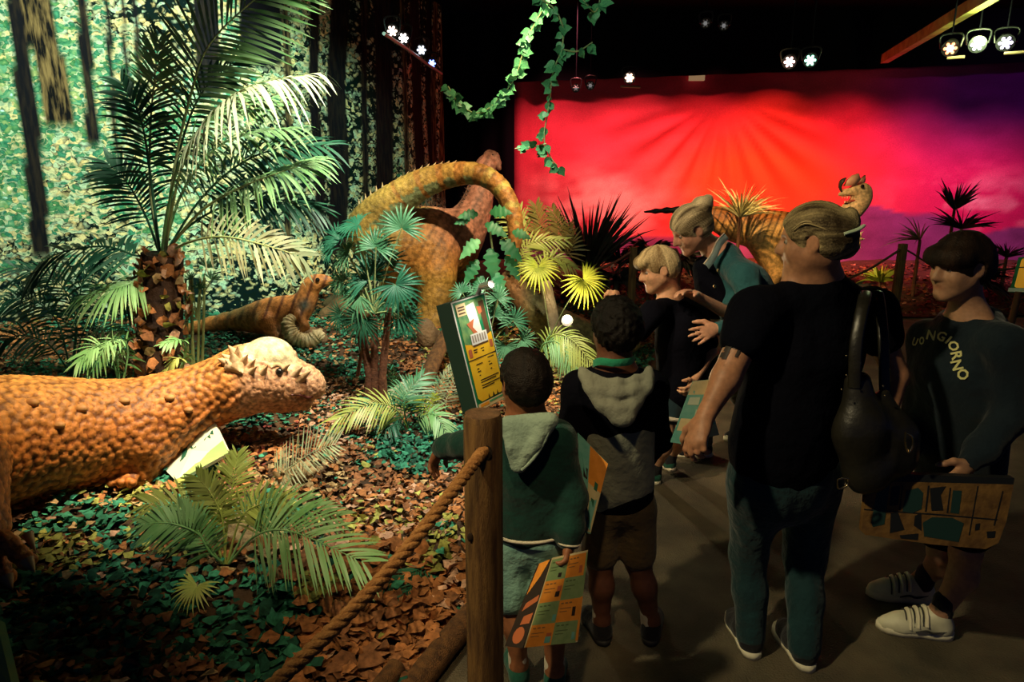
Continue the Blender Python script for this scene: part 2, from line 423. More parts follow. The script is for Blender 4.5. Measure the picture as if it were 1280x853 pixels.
TR = [  # printed trunks: pixel x at y=0, at y=300, width, bark light, down to pixel y
    (22, 52, 24, .05, 330), (46, 100, 36, .75, 165), (103, 127, 15, .1, 190), (132, 150, 7, .1, 200), (172, 176, 6, .1, 180), (257, 265, 30, .05, 130),
    (327, 318, 52, .0, 92), (358, 362, 9, .5, 330), (425, 421, 24, .05, 330), (393, 398, 12, .05, 300), (478, 484, 22, .05, 330), (455, 460, 8, .1, 330), (520, 523, 12, .05, 250), (503, 506, 6, .5, 250),
    (536, 538, 8, .0, 230), (556, 556, 15, .9, 260), (545, 546, 6, .5, 260), (150, 172, 5, .1, 170)]
def forest(name, pts, z1, spc=.035):
    pts = np.asarray(pts, float); Ls = np.r_[0, np.cumsum(np.hypot(*np.diff(pts, axis=0).T))]
    s = np.arange(0, Ls[-1]+spc, spc); xy = np.stack([np.interp(s, Ls, pts[:, 0]), np.interp(s, Ls, pts[:, 1])], 1)
    xy = np.stack([crom(pts, len(s))[:, 0], crom(pts, len(s))[:, 1]], 1)
    t = nrm(np.gradient(xy, axis=0)); nn = np.stack([t[:, 1], -t[:, 0]], 1)
    z = np.arange(0, z1+spc, spc)
    wv = .035*np.sin(s*2.1+.4)+.018*np.sin(s*5.3)
    A = np.empty((len(s), len(z), 3)); A[..., :2] = (xy + nn*wv[:, None])[:, None]; A[..., 2] = z[None]
    px, py, zz = proj(A)
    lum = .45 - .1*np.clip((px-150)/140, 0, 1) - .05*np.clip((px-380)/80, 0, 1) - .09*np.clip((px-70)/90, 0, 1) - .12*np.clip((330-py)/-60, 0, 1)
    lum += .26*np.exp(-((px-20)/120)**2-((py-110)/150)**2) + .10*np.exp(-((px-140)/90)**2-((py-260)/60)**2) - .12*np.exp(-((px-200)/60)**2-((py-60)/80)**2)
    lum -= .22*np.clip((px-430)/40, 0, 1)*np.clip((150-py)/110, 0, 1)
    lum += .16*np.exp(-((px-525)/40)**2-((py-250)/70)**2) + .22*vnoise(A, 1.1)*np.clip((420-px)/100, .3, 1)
    tm = np.zeros_like(px); tb_ = np.zeros_like(px)
    for x0, x1, wd, br, yb in TR:
        c = x0 + (x1-x0)*py/300 + 3.5*vnoise(np.stack([py*.009, px*0+x0, px*0], -1))
        m = np.clip((wd/2 - np.abs(px-c))/1.5+.5, 0, 1)*np.clip((yb-py)/14, 0, 1)*(px > -200)
        tm = np.maximum(tm, m); tb_ = np.where(m > .3, br, tb_)
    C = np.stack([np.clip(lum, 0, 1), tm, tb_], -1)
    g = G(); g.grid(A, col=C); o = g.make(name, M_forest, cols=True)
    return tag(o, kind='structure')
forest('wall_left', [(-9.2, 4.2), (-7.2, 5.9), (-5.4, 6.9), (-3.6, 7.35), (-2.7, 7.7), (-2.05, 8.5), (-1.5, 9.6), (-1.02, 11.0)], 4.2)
# ---------------------------------------------------- sunset backdrop: printed cloth at the far end
spc = .06; xs = np.arange(-.12, 11.2, spc); zs = np.arange(0, 4.3, spc)
A = np.empty((len(xs), len(zs), 3)); A[..., 0] = xs[:, None]; A[..., 2] = zs[None]
A[..., 1] = 12.2 - .055*np.clip((xs-5)/3, 0, 3)[:, None]**2*2
px, py, zz = proj(A)
fold = .10*np.sin(xs*11)[:, None]*np.clip((705-px)/60, 0, 1) + .02*np.sin(xs*3.1+1)[:, None]
ang = np.arctan2(px-905, py-120); rad = np.hypot(px-905, py-120)
fold = fold + .10*np.sin(ang*22)*.55*np.exp(-((rad-90)/60)**2)*np.clip((py-120)/40, 0, 1)
A[..., 1] -= fold
cl = np.array([.95, .62, .60]); mt = np.array([.26, .08, .26]); orange = np.array([.95, .16, .05])
kx = np.clip((px-1000)/160, 0, 1)[..., None]; ky = (np.clip((215-py)/70, 0, 1)*np.clip((px-1080)/120, 0, 1))[..., None]
sky = np.array([.75, .07, .13])*(1-kx)+np.array([.70, .03, .18])*kx; sky = sky*(1-ky)+np.array([.20, .03, .20])*ky
nz = vnoise(A*np.array([.5, 1, 1.6]), 1.3)*.5+.5; n4 = fbm(A*np.array([1, 1, 2.2]), 2.2, 4)*.5+.5
C = sky * (.8+.4*n4[..., None])
def mixc(C, c, m): return C*(1-m[..., None]) + c*m[..., None]
C = mixc(C, orange, np.clip(1.3*np.exp(-((px-950)/120)**2-((py-235)/60)**2), 0, .9))
C = mixc(C, cl, np.clip(1.6*n4*np.exp(-((px-745)/75)**2-((py-258)/34)**2), 0, .85))
C = mixc(C, cl, np.clip(2.2*(n4-.42), 0, 1)*np.exp(-((px-1235)/90)**2-((py-262)/32)**2))
ridge = 283 - 22*np.exp(-((px-1085)/38)**2) - 13*np.exp(-((px-1165)/60)**2) + 16*np.exp(-((px-1225)/30)**2) - 4*np.exp(-((px-1262)/25)**2) + 4*vnoise(np.stack([px*.03, px*0, px*0], -1)) - 25*np.exp(-((px-700)/80)**2)*0
rl = np.where(px < 1020, 296, ridge)
C = mixc(C, mt*(.6+.8*n4[..., None]), np.clip((py-rl)/2.5, 0, 1))
g = G(); g.grid(A, col=C); tag(g.make('wall_back', mat('sunset_print', (.8, .3, .3), .9, attr='col', ns=60, spec=.1, bump=.06, bs=300, mul=.18), cols=True), kind='structure')
# black drape at the gap between the two printed cloths
M_black = mat('black_drape', (.006, .006, .010), .95, spec=.05)
xs = np.arange(-1.25, .05, .03); zs = np.linspace(0, 4.3, 12); A = np.empty((len(xs), 12, 3)); A[..., 0] = xs[:, None]; A[..., 2] = zs; A[..., 1] = (12.0 + .06*np.sin(xs*16))[:, None]
g = G(); g.grid(A); tag(g.make('trim_1', M_black), kind='structure')
# added black sheet standing in for the unlit top of the sunset backdrop
xs = np.arange(.0, 11.0, .05); zs = np.linspace(0, 1, 8); A = np.empty((len(xs), 8, 3)); A[..., 0] = xs[:, None]; A[..., 2] = (3.22+.035*xs)[:, None]*(1-zs)+4.31*zs; A[..., 1] = (11.78 - .11*np.clip((xs-5)/3, 0, 3)**2 + .03*np.sin(xs*9))[:, None]
g = G(); g.grid(A); tag(g.make('trim_3', M_black), kind='structure')
# ceiling and its lit edge batten
g = G(); g.box((0, 4.6, 4.36), (26, 17, .1)); tag(build('ceiling', *g.arr(), M_black, smooth=False), kind='structure')
g = G(); a = Pz(1109, 79, 3.3); b = Pz(1262, -8, 3.3); d = nrm(b-a); s_ = np.array([d[1], -d[0], 0])
g.slab([a-s_*.01, a+s_*.085, b+s_*.085, b-s_*.01], (0, 0, .12)); tag(build('trim_2', *g.arr(), mat('batten_wood', (.5, .5, .14), .6, (.3, .26, .08), 8), smooth=False), kind='structure')

# ---------------------------------------------------- camouflage netting: garnish scraps all over the display ground
PAL = {'o': (.50, .20, .07), 't': (.50, .34, .16), 'b': (.33, .14, .06), 'g': (.05, .27, .16), 'd': (.02, .10, .065), 'y': (.42, .42, .10), 'p': (.68, .40, .26), 'r': (.30, .07, .05)}
ZON = [(390, 440, 95, 38, 'gggdt'), (330, 510, 60, 45, 'ggd'), (470, 540, 105, 30, 'ppog'), (530, 562, 70, 40, 'gggd'), (410, 495, 60, 22, 'ppo'), (345, 560, 60, 30, 'obr'),
       (380, 605, 75, 34, 'tto'), (300, 690, 70, 45, 'ttoo'), (500, 660, 90, 40, 'opyo'), (560, 690, 40, 36, 'yyg'), (330, 800, 85, 75, 'ddgg'), (395, 745, 30, 25, 'yyo'), (480, 800, 130, 60, 'oobo'), (150, 620, 90, 22, 'yyot'),
       (590, 730, 40, 60, 'oopb'), (130, 790, 140, 70, 'ddb'), (70, 700, 80, 30, 'yyo'), (200, 700, 70, 25, 'yod'), (690, 450, 40, 60, 'toy'), (250, 420, 60, 40, 'gd'), (560, 420, 50, 40, 'ogy'), (620, 450, 60, 60, 'goy')]  # dark scraps at the lower left stand in for the shade there
def scrap_geo(n, size, curl):
    """n scraps: centre + six rim points, curled"""
    th = np.linspace(0, 2*PI, 7)[:6][None] + RNG.uniform(-.25, .25, (n, 6)); r = size[:, None]*RNG.uniform(.45, 1.15, (n, 6))
    el = RNG.uniform(.55, 1, (n, 1))
    rim = np.stack([np.cos(th)*r, np.sin(th)*r*el, curl[:, None]*np.cos(2*th+RNG.uniform(0, 6, (n, 1)))*r*.7 + RNG.uniform(-.15, .25, (n, 6))*r], -1)
    c = np.zeros((n, 1, 3)); c[..., 2] = size[:, None]*.18
    V = np.concatenate([c, rim], 1)
    a = RNG.uniform(0, 2*PI, n); t = RNG.normal(0, .5, n); ca, sa, ct, st = np.cos(a), np.sin(a), np.cos(t), np.sin(t); z0 = 0*a
    R = np.stack([np.stack([ca, -sa*ct, sa*st], -1), np.stack([sa, ca*ct, -ca*st], -1), np.stack([z0, st, ct], -1)], 1)
    return np.einsum('nij,nkj->nki', R, V)
SCT = np.array([(0, 1+i, 1+(i+1) % 6) for i in range(6)])
pts = []
def scatter(x0, x1, y0, y1, dens):
    n = int((x1-x0)*(y1-y0)*dens); x = RNG.uniform(x0, x1, n); y = RNG.uniform(y0, y1, n); m = inside(x, y) & (edist(x, y) > .03) & (y < np.interp(x, [-9.2, -7.2, -5.4, -3.6, -2.7, -2.05, -1.5, -1.02, -1.0, 9.5], [4.2, 5.9, 6.9, 7.35, 7.7, 8.5, 9.6, 11, 11.8, 11.4])-.12)
    x, y = x[m], y[m]; z = gh(x, y); px, py, zz = proj(np.stack([x, y, z], -1)); k = (px > -90) & (px < 1370) & (py < 960)
    pts.append(np.stack([x[k], y[k], z[k]], -1))
scatter(-3.2, .5, .8, 3.4, 1500); scatter(-5.5, 1.2, 3.4, 5.6, 1400); scatter(-6.5, 2, 5.6, 8.6, 600); scatter(1.4, 9.5, 8.3, 12, 130)
Sp = np.vstack(pts); n = len(Sp); px, py, zz = proj(Sp)
size = np.interp(zz, [1.8, 3, 5, 9], [.028, .027, .021, .040])*RNG.uniform(.75, 1.35, n)*np.where((px > 330) & (px < 600) & (py > 690), 1.45, 1)
lay = RNG.uniform(0, 1, n)**2*.055; Sp = Sp + np.stack([0*lay, 0*lay, .012+lay], -1)
zone_n = fbm(Sp, 1.7, 2)
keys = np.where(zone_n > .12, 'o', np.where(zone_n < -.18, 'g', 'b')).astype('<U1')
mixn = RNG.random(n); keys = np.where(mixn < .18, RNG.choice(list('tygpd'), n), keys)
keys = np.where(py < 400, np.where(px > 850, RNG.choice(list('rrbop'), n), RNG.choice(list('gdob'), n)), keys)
for cx, cy, rx, ry, ks in ZON:
    m = ((px-cx)/rx)**2+((py-cy)/ry)**2 < 1 - .5*RNG.random(n)
    keys = np.where(m & (RNG.random(n) < .9), RNG.choice(list(ks), n), keys)
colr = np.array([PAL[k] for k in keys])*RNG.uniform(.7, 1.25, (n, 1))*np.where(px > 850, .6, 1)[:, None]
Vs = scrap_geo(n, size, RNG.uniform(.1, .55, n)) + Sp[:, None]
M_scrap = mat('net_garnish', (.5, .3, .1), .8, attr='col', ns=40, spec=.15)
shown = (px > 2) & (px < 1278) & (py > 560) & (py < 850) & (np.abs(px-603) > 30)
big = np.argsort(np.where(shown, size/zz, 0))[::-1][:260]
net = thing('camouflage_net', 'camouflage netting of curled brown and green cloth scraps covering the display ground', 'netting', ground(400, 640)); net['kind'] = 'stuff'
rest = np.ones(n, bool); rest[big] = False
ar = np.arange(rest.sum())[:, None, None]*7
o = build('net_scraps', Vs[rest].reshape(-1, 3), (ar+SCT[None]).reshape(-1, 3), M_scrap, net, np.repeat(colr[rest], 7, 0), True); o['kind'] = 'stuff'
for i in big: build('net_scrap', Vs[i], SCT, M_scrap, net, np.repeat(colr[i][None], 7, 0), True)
# ---------------------------------------------------- barrier: post, rope, logs
M_post = mat('post_wood', (.20, .105, .03), .7, (.075, .035, .012), 7, .35, 60, stretch=(9, 9, .9))
M_cut = mat('post_cut_wood', (.16, .085, .04), .85, (.09, .045, .02), 30, .3, 90)
M_rope = mat('rope_hemp', (.36, .17, .05), .9, (.26, .11, .03), 60, .5, 150)
def round_post(name, base, h, r, label, group=None, tilt=(0, 0)):
    t = thing(name, label, 'post', base, group)
    b = np.asarray(base, float); zt = np.array([tilt[0], tilt[1], h])
    pr = [(0, 1.03), (.3, 1.01), (.7, 1.0), (.985, .99), (1, .90)]
    g = G(); A = []
    for fz, fr in pr:
        th = np.arange(28)*2*PI/28; rr = r*fr*(1+.02*np.sin(3*th+1)+.012*np.sin(7*th))
        A.append(b+zt*fz+np.stack([np.cos(th)*rr, np.sin(th)*rr, 0*th], -1))
    g.grid(np.array(A), closeu=True); g.make('shaft', M_post, t)
    g = G(); g.add(np.vstack([(b+zt+np.array([0, 0, .002]))[None], np.array(A[-1])]), T=[(0, 1+i, 1+(i+1) % 28) for i in range(28)]); g.make('cut_end', M_cut, t)
    return t
post_top = P(603, 517, 1.75); PB = np.array([post_top[0], 1.75, 0]); PH = post_top[2]
post = round_post('barrier_post', PB, PH, .054, 'thick round wooden barrier post in front of the child in the green jacket')
hole = P(604, 566, 1.70)
g = G(); g.tube([hole+np.array([0, .03, 0]), hole+np.array([0, -.002, 0])], [.024, .024], 14); g.make('rope_hole', mat('hole_dark', (.012, .006, .003), .9), post)
g = G(); k_ = P(588, 672, 1.705); g.ell(k_, (.009, .006, .014)); g.make('wood_knot', mat('knot_dark', (.03, .014, .006), .9), post)
def rope(name, path, r, label, m=M_rope, turns=14, parent=None, n=160, strands=3, sag=0):
    p = crom(path, n); t = nrm(np.gradient(p, axis=0)); a = np.array([0, 0, 1.]); u = nrm(np.cross(t, a)); wv = np.cross(t, u)
    ph = np.linspace(0, turns*2*PI, n); g = G()
    for s in range(strands):
        q = ph + s*2*PI/strands; g.tube(p + .52*r*(np.cos(q)[:, None]*u + np.sin(q)[:, None]*wv), [r*.56], 7)
    o = g.make(name, m)
    return tag(o, label, 'rope')
re_ = P(345, 853, 1.22)
rope('barrier_rope', [hole+np.array([.01, .02, .012]), hole+np.array([-.02, -.03, -.012]), P(560, 622, 1.55), P(500, 697, 1.42), P(430, 773, 1.31), re_, P(250, 930, 1.12)], .0165, 'thick twisted hemp rope hanging from the hole in the barrier post')
M_log = mat('log_bark', (.19, .085, .025), .85, (.08, .035, .012), 8, .7, 50, stretch=(4, 4, 4))
def log(name, a, b, r, label, rb=None, k=.06):
    a, b = np.asarray(a), np.asarray(b); n = 14; p = a + np.linspace(0, 1, n)[:, None]*(b-a); p = p + .012*np.stack([vnoise(p, 3), vnoise(p+5, 3), vnoise(p+9, 3)], -1)
    g = G(); t = nrm(b-a); u = nrm(np.cross(t, (0, 0, 1))); wv = np.cross(t, u); th = np.arange(16)*2*PI/16
    R = np.linspace(r, rb or r, n)[:, None]*(1+k*vnoise(np.stack([np.cos(th)[None]*2+0*p[:, :1], np.sin(th)[None]*2+0*p[:, :1], p[:, 1:2]*4+0*th[None]], -1), 1.))
    A = p[:, None] + R[..., None]*(np.cos(th)[None, :, None]*u + np.sin(th)[None, :, None]*wv); g.grid(A, closeu=True)
    for kk in (0, -1): g.add(np.vstack([p[kk][None], A[kk]]), T=[(0, 1+(i+1) % 16, 1+i) if kk == 0 else (0, 1+i, 1+(i+1) % 16) for i in range(16)])
    return tag(g.make(name, M_log), label, 'log')
a = Pz(508, 868, .05); b = Pz(578, 782, .05); d = nrm(b-a); d[2] = 0
log('edging_log', a-d*.5, b+d*.75, .05, 'peeled edging log lying along the walkway behind the barrier post')
c = Pz(478, 868, .10); log('edging_log', c-d*.3, Pz(492, 838, .10)+d*.02, .035, 'short log stub on the netting left of the edging log')
# ================================================================== plants (all artificial display foliage)
def leafm(name, c1, c2, rough=.45): return mat(name, c1, rough, c2, 6, spec=.35)
M_pg = leafm('palm_green', (.16, .38, .12), (.30, .50, .22)); M_pp = leafm('palm_pale', (.42, .52, .28), (.60, .62, .40)); M_pd = leafm('palm_dark', (.015, .085, .05), (.03, .14, .07))
M_py = leafm('palm_yellow', (.38, .46, .09), (.52, .55, .16)); M_ft = leafm('fan_teal', (.035, .17, .075), (.15, .36, .18)); M_fy = leafm('fan_yellow', (.42, .52, .05), (.60, .62, .08))
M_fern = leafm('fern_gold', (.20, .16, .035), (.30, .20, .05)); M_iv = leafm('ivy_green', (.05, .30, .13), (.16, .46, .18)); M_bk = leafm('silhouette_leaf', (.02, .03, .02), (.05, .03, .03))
M_st = mat('stem_brown', (.20, .075, .035), .8, (.11, .04, .02), 25, .4, 70); M_sg = leafm('stem_green', (.30, .40, .16), (.40, .46, .20))
def strip(p, wd, b, fold=0., nrmv=None):
    """leaf blade: path p (k,3), widths wd, width direction b"""
    k = len(p); b = np.asarray(b)
    if b.ndim == 1: b = np.tile(b, (k, 1))
    if fold and nrmv is not None:
        return np.stack([p - b*wd[:, None], p - np.asarray(nrmv)*(fold*wd)[:, None], p + b*wd[:, None]], 1)
    return np.stack([p - b*wd[:, None], p + b*wd[:, None]], 1)
WP = np.array([.35, .95, 1, .72, .04])
def frond(parent, path, n=26, L=.3, w=.0085, droop=.25, nv=None, m=None, a0=70, a1=28, start=.22, rr=.007, prof=None, single=False, name='frond', sides=(-1, 1), stemm=None, rs=None):
    rg = np.random.default_rng(int(abs(path[0][0]*1000+path[-1][1]*777+path[-1][2]*313)) % 99991)
    m = m or M_pg; p = crom(path, 60); T = nrm(np.gradient(p, axis=0)); nv = np.array([0, -.8, .6]) if nv is None else nrm(nv)
    g = G(); g.tube(p[::3], [rr, rr*.75, rr*.25], 6)
    o = g.make(name, stemm or M_sg, parent) if single else None
    lg = G() if single else g
    for i in range(n):
        t = i/(n-1); s = start+(1-start)*t; j = min(int(s*59), 59)
        N_ = nrm(nv - T[j]*np.dot(nv, T[j])); S = np.cross(T[j], N_); a = math.radians(a0+(a1-a0)*t)
        f = (prof(t) if prof else .42+.58*math.sin(PI*min(1, .25+.68*t))**.8)
        for sd in sides:
            d = nrm(S*sd*math.sin(a)+T[j]*math.cos(a)+N_*rg.uniform(-.12, .18)); l = L*f*rg.uniform(.86, 1.1); q = np.linspace(0, 1, 5)[:, None]
            pp = p[j]+d*l*q + np.array([0, 0, -1.])*droop*l*q**2*rg.uniform(.6, 1.4)
            b = nrm(np.cross(N_, d) + N_*rg.uniform(-.25, .25)*1.); wd = w*WP*rg.uniform(.85, 1.15)
            if single:
                e = G(); e.grid(strip(pp, wd, b)); build('leaflet', *e.arr(), m, o)
            else: g.grid(strip(pp, wd, b))
    if not single:
        o = build(name, *g.arr(), [m], parent)
    return o
def fan(parent, c, r, nv, up, m=None, n=22, arc=300, stem_to=None, droop=.12, name='fan_leaf', rr=.005):
    m = m or M_ft; c = np.asarray(c, float); nv = nrm(nv); up = nrm(np.asarray(up, float)-nv*np.dot(up, nv)); rt = np.cross(up, nv)
    rg = np.random.default_rng(int(abs(c[0]*7919+c[2]*104729)) % 99991); g = G(); da = math.radians(arc)/n
    for i in range(n):
        a = -math.radians(arc)/2+(i+.5)*da + rg.uniform(-.04, .04); d = up*math.cos(a)+rt*math.sin(a); b = -up*math.sin(a)+rt*math.cos(a)
        l = r*rg.uniform(.86, 1.06)*(1-.16*abs(a)/2.6); q = np.array([.03, .3, .52, .78, 1.])
        wd = np.array([.03, .28, .38, .21, .015])*r*math.tan(da/2)*1.05
        pp = c + d*(l*q)[:, None] + nv*(.16*r*np.sin(q*2.6))[:, None] + np.array([0, 0, -1.])*(droop*r*q**2.4*rg.uniform(.6, 1.5))[:, None]
        g.grid(strip(pp, wd, b, .55*(1 if i % 2 else .8), nv))
    o = build(name, *g.arr(), m, parent)
    if stem_to is not None:
        s = G(); mid = (c+np.asarray(stem_to))/2+np.array([0, 0, .03]); s.tube(crom([c, mid, stem_to], 10), [rr*.7, rr], 6); s.make('leaf_stalk', M_sg if m is not M_fy else M_sg, o)
    return o
def blades(parent, c, n, L, w, m, spread=1., upb=.5, droop=.35, name='blade', nvis=None, joined=True, dirv=None):
    c = np.asarray(c, float); rg = np.random.default_rng(int(abs(c[0]*5381+c[1]*331)) % 99991); g = G()
    for i in range(n):
        a = rg.uniform(0, 2*PI); e = rg.uniform(-.15, 1)**1.0
        d = nrm(np.array([math.cos(a)*spread, math.sin(a)*spread*.8, upb*1.2+e]) + (0 if dirv is None else np.asarray(dirv))); l = L*rg.uniform(.65, 1.08); q = np.linspace(0, 1, 6)[:, None]
        pp = c + d*l*q + np.array([0, 0, -1.])*droop*l*q**2.2*rg.uniform(.3, 1.3); b = nrm(np.cross(d, rg.normal(size=3)))
        A = strip(pp, w*np.array([.6, 1, .95, .75, .45, .03]), b)
        if joined: g.grid(A)
        else:
            e_ = G(); e_.grid(A); build(name, *e_.arr(), m, parent)
    if joined: return build(name, *g.arr(), m, parent)
def base_of(px, py): return ground(px, py)
def at(p, Y): return [P(a, b, Y+(c if c is not None else 0)) for a, b, c in p]
# ------------------------------------------------ the big palm with its net-wrapped trunk
YB = 4.75
tb = P(196, 480, YB); tb[2] = float(gh(tb[0], YB)); tt = P(203, 318, YB)
palm = thing('palm_tree', 'large palm with long feathery fronds and a trunk wrapped in brown camouflage net', 'palm', tb)
g = G(); g.tube([tb-np.array([0, 0, .1]), tb*.5+tt*.5, tt], [.17, .15, .135], 18); g.make('trunk', mat('trunk_dark', (.05, .022, .010), .95, (.02, .01, .006), 12, .5, 40), palm)
n = 330; th = RNG.uniform(0, 2*PI, n); hh = RNG.uniform(-.02, 1.05, n)
px_dark = None
rad = np.interp(hh, [0, .4, .75, 1.05], [.20, .17, .165, .13])*RNG.uniform(.92, 1.2, n)
Vw = scrap_geo(n, RNG.uniform(.035, .06, n), RNG.uniform(.1, .5, n)); out = []
for i in range(n):
    R = frame(np.array([math.cos(th[i]), math.sin(th[i]), RNG.uniform(-.5, .3)])); Mx = np.stack([R[:, 0], R[:, 2], R[:, 1]], 1)
    out.append(Vw[i] @ Mx.T + tb + (tt-tb)*hh[i] + np.array([math.cos(th[i])*rad[i], math.sin(th[i])*rad[i], 0]))
wk = [random.choice('oootpbyp') for i in range(n)]
for i in range(n):
    if math.sin(th[i]) < .25: build('wrap_scrap', out[i], SCT, M_scrap, palm, np.tile(np.array(PAL[wk[i]])*random.uniform(.75, 1.2), (7, 1)))
FR = [  # path, n, L, w, droop, nv, material, singles
    ([(204, 318, 0), (218, 210, 0), (238, 120, -.05), (262, 55, -.1), (322, -4, -.15), (372, -40, -.2)], 36, .50, .011, .12, (0, -1, .2), M_pg, True),
    ([(200, 318, 0), (188, 240, .1), (188, 160, .1), (193, 100, .1), (198, 52, .05)], 30, .27, .009, .12, (.1, -1, .3), M_pg, True),
    ([(206, 318, 0), (224, 220, -.1), (258, 150, -.25), (312, 108, -.4), (392, 92, -.45)], 32, .34, .011, .75, (0, -.35, .9), M_pp, True),
    ([(206, 318, 0), (250, 250, .1), (300, 205, .1), (352, 185, .1), (405, 182, .1)], 30, .34, .010, .35, (.1, -.7, .7), M_pd, False),
    ([(208, 318, 0), (236, 303, -.2), (278, 296, -.4), (328, 306, -.55), (374, 320, -.6)], 22, .25, .0105, .22, (.0, -1, .25), M_pp, True),
    ([(200, 318, 0), (188, 220, .05), (176, 150, .05), (152, 104, .05)], 28, .30, .010, .35, (.2, -.8, .5), M_pd, False),
    ([(200, 318, 0), (182, 270, .2), (160, 230, .2), (136, 205, .2)], 24, .30, .010, .3, (.2, -.8, .5), M_pd, False),
    ([(206, 318, 0), (250, 265, -.1), (300, 235, -.2), (352, 215, -.3), (398, 200, -.3)], 30, .33, .010, .5, (0, -.5, .8), M_pg, True),
    ([(202, 318, 0), (212, 250, -.1), (236, 180, -.2), (290, 130, -.2), (345, 122, -.2)], 28, .30, .010, .6, (0, -.5, .8), M_pg, False),
    ([(204, 318, 0), (240, 280, .2), (290, 255, .3), (350, 250, .3), (398, 262, .3)], 28, .30, .010, .4, (0, -.6, .7), M_pd, False),
    ([(203, 318, 0), (228, 240, .1), (270, 185, .1), (322, 165, .1), (372, 160, .1)], 28, .28, .009, .5, (0, -.5, .8), M_pg, False),
    ([(204, 318, 0), (222, 200, .2), (250, 120, .2), (300, 70, .2)], 26, .30, .010, .3, (0, -.9, .4), M_pd, False),
    ([(198, 318, 0), (172, 320, -.1), (130, 308, -.1), (70, 318, -.1), (40, 345, -.1)], 30, .32, .011, .45, (.1, -.5, .8), M_pd, False),
    ([(198, 322, 0), (170, 350, -.1), (140, 362, -.2), (100, 372, -.2)], 24, .24, .010, .5, (.1, -.5, .8), M_pg, False),
]
for path, n_, L_, w_, dr, nv, mm, sg in FR: frond(palm, at(path, YB), n_, L_, w_, dr, nv, mm, single=sg, start=.3 if not sg else .36, rr=.010)
# small palms low behind and beside the trunk
def palm_plant(name, label, base, fr, m, Y, cat='palm', **kw):
    t = thing(name, label, cat, base)
    for f in fr:
        frond(t, at(f[0], Y), f[1] if len(f) > 1 else 20, f[2] if len(f) > 2 else .2, m=f[3] if len(f) > 3 else m, **kw)
    return t
palm_plant('low_palm', 'dark low palm arching under the forest backdrop left of the wrapped trunk', ground(85, 472), [
    ([(90, 470, 0), (95, 400, 0), (70, 350, -.1), (20, 335, -.2)], 24, .28), ([(90, 470, 0), (110, 400, 0), (140, 372, -.2), (175, 388, -.3)], 22, .22),
    ([(90, 470, 0), (70, 400, 0), (30, 372, -.1), (-20, 380, -.1)], 24, .26), ([(90, 470, 0), (105, 430, -.2), (130, 412, -.3), (165, 425, -.4)], 20, .2, M_pg),
    ([(90, 470, 0), (60, 430, -.2), (20, 420, -.3), (-15, 440, -.4)], 20, .22), ([(90, 470, 0), (98, 380, .1), (110, 340, .1), (140, 320, .1)], 20, .24)], M_pd, 5.1, droop=.4, nv=(0, -.6, .7))
palm_plant('low_palm', 'glossy mid green fern palm right behind the back of the horned dinosaur', ground(150, 484), [
    ([(150, 486, 0), (140, 450, -.1), (122, 432, -.2), (98, 452, -.3)], 18, .17), ([(150, 486, 0), (145, 440, -.1), (135, 428, -.2), (112, 470, -.3)], 16, .14),
    ([(152, 486, 0), (160, 440, 0), (150, 425, -.1), (128, 440, -.2)], 16, .16), ([(222, 470, 0), (232, 440, 0), (226, 425, -.1), (205, 430, -.2)], 14, .11), ([(222, 470, 0), (230, 455, -.1), (222, 448, -.2), (207, 462, -.2)], 12, .1, M_py)], M_pg, 4.45, droop=.35, nv=(0, -.6, .7))
t = thing('bamboo_clump', 'thin pale green cane stems rising right of the net wrapped trunk', 'cane', P(246, 474, 4.9))
for x0, x1 in ((236, 232), (241, 240), (247, 250), (252, 256), (244, 237)):
    g = G(); g.tube(at([(x0, 480, 0), ((x0+x1)/2, 420, 0), (x1, 348, 0)], 4.9), [.012, .008], 7); g.make('cane', M_sg, t)
for cx, cy, r, nx in ((258, 335, .11, .3), (240, 350, .09, -.4), (264, 350, .09, .5), (250, 362, .08, 0), (232, 372, .08, -.3)): fan(t, P(cx, cy, 4.88), r, (nx, -.9, .3), (nx, 0, 1), M_ft, 7, 150, P(246, 400, 4.9), name='cane_leaf')
# ------------------------------------------------ fan palm on three brown stems
fb = ground(466, 506); YF = fb[1]
M_ft2 = leafm('fan_deep', (.010, .10, .055), (.035, .20, .11)); fp = thing('fan_palm', 'fan palm with teal leaves on three brown stems amid the display', 'palm', fb)
for x0, x1, x2, yt in ((458, 462, 448, 392), (468, 468, 468, 380), (480, 478, 486, 385)):
    g = G(); g.tube(at([(x0, 512, 0), (x1, 470, 0), (x2, yt, .02)], YF), [.036, .030, .022], 10); g.make('stem', M_st, fp)
g = G(); g.tube(at([(447, 470, .05), (452, 440, .05), (444, 400, .05)], YF), [.015, .012], 8); g.make('stem', M_st, fp)
FN = [(502, 286, 38, (.1, -1, .35), (.1, 0, 1)), (448, 282, 40, (-.3, -.4, .9), (-1, 0, .2)), (436, 318, 34, (-.5, -.6, .5), (-1, 0, .2)), (482, 330, 40, (-.1, -1, .3), (-.1, 0, 1)), (494, 356, 42, (.3, -1, .3), (.5, 0, -.7)), (450, 370, 40, (-.3, -.9, .3), (-.7, 0, -.5)),
      (462, 350, 44, (0, -1, .5), (-.3, 0, .8)), (488, 378, 44, (.2, -1, .1), (.3, 0, -1)), (455, 398, 40, (-.2, -1, 0), (-.3, 0, -1)), (505, 398, 32, (.4, -.9, .1), (.5, 0, -.8)), (430, 352, 27, (-.4, -.9, .2), (-.8, 0, .3)), (425, 300, 34, (-.2, -.8, .5), (-.6, 0, .8)), (470, 310, 36, (0, -.9, .5), (.2, 0, 1)), (428, 394, 28, (-.3, -1, .1), (-.6, 0, -.7)), (414, 316, 20, (-.3, -.9, .3), (-.9, 0, .4))]
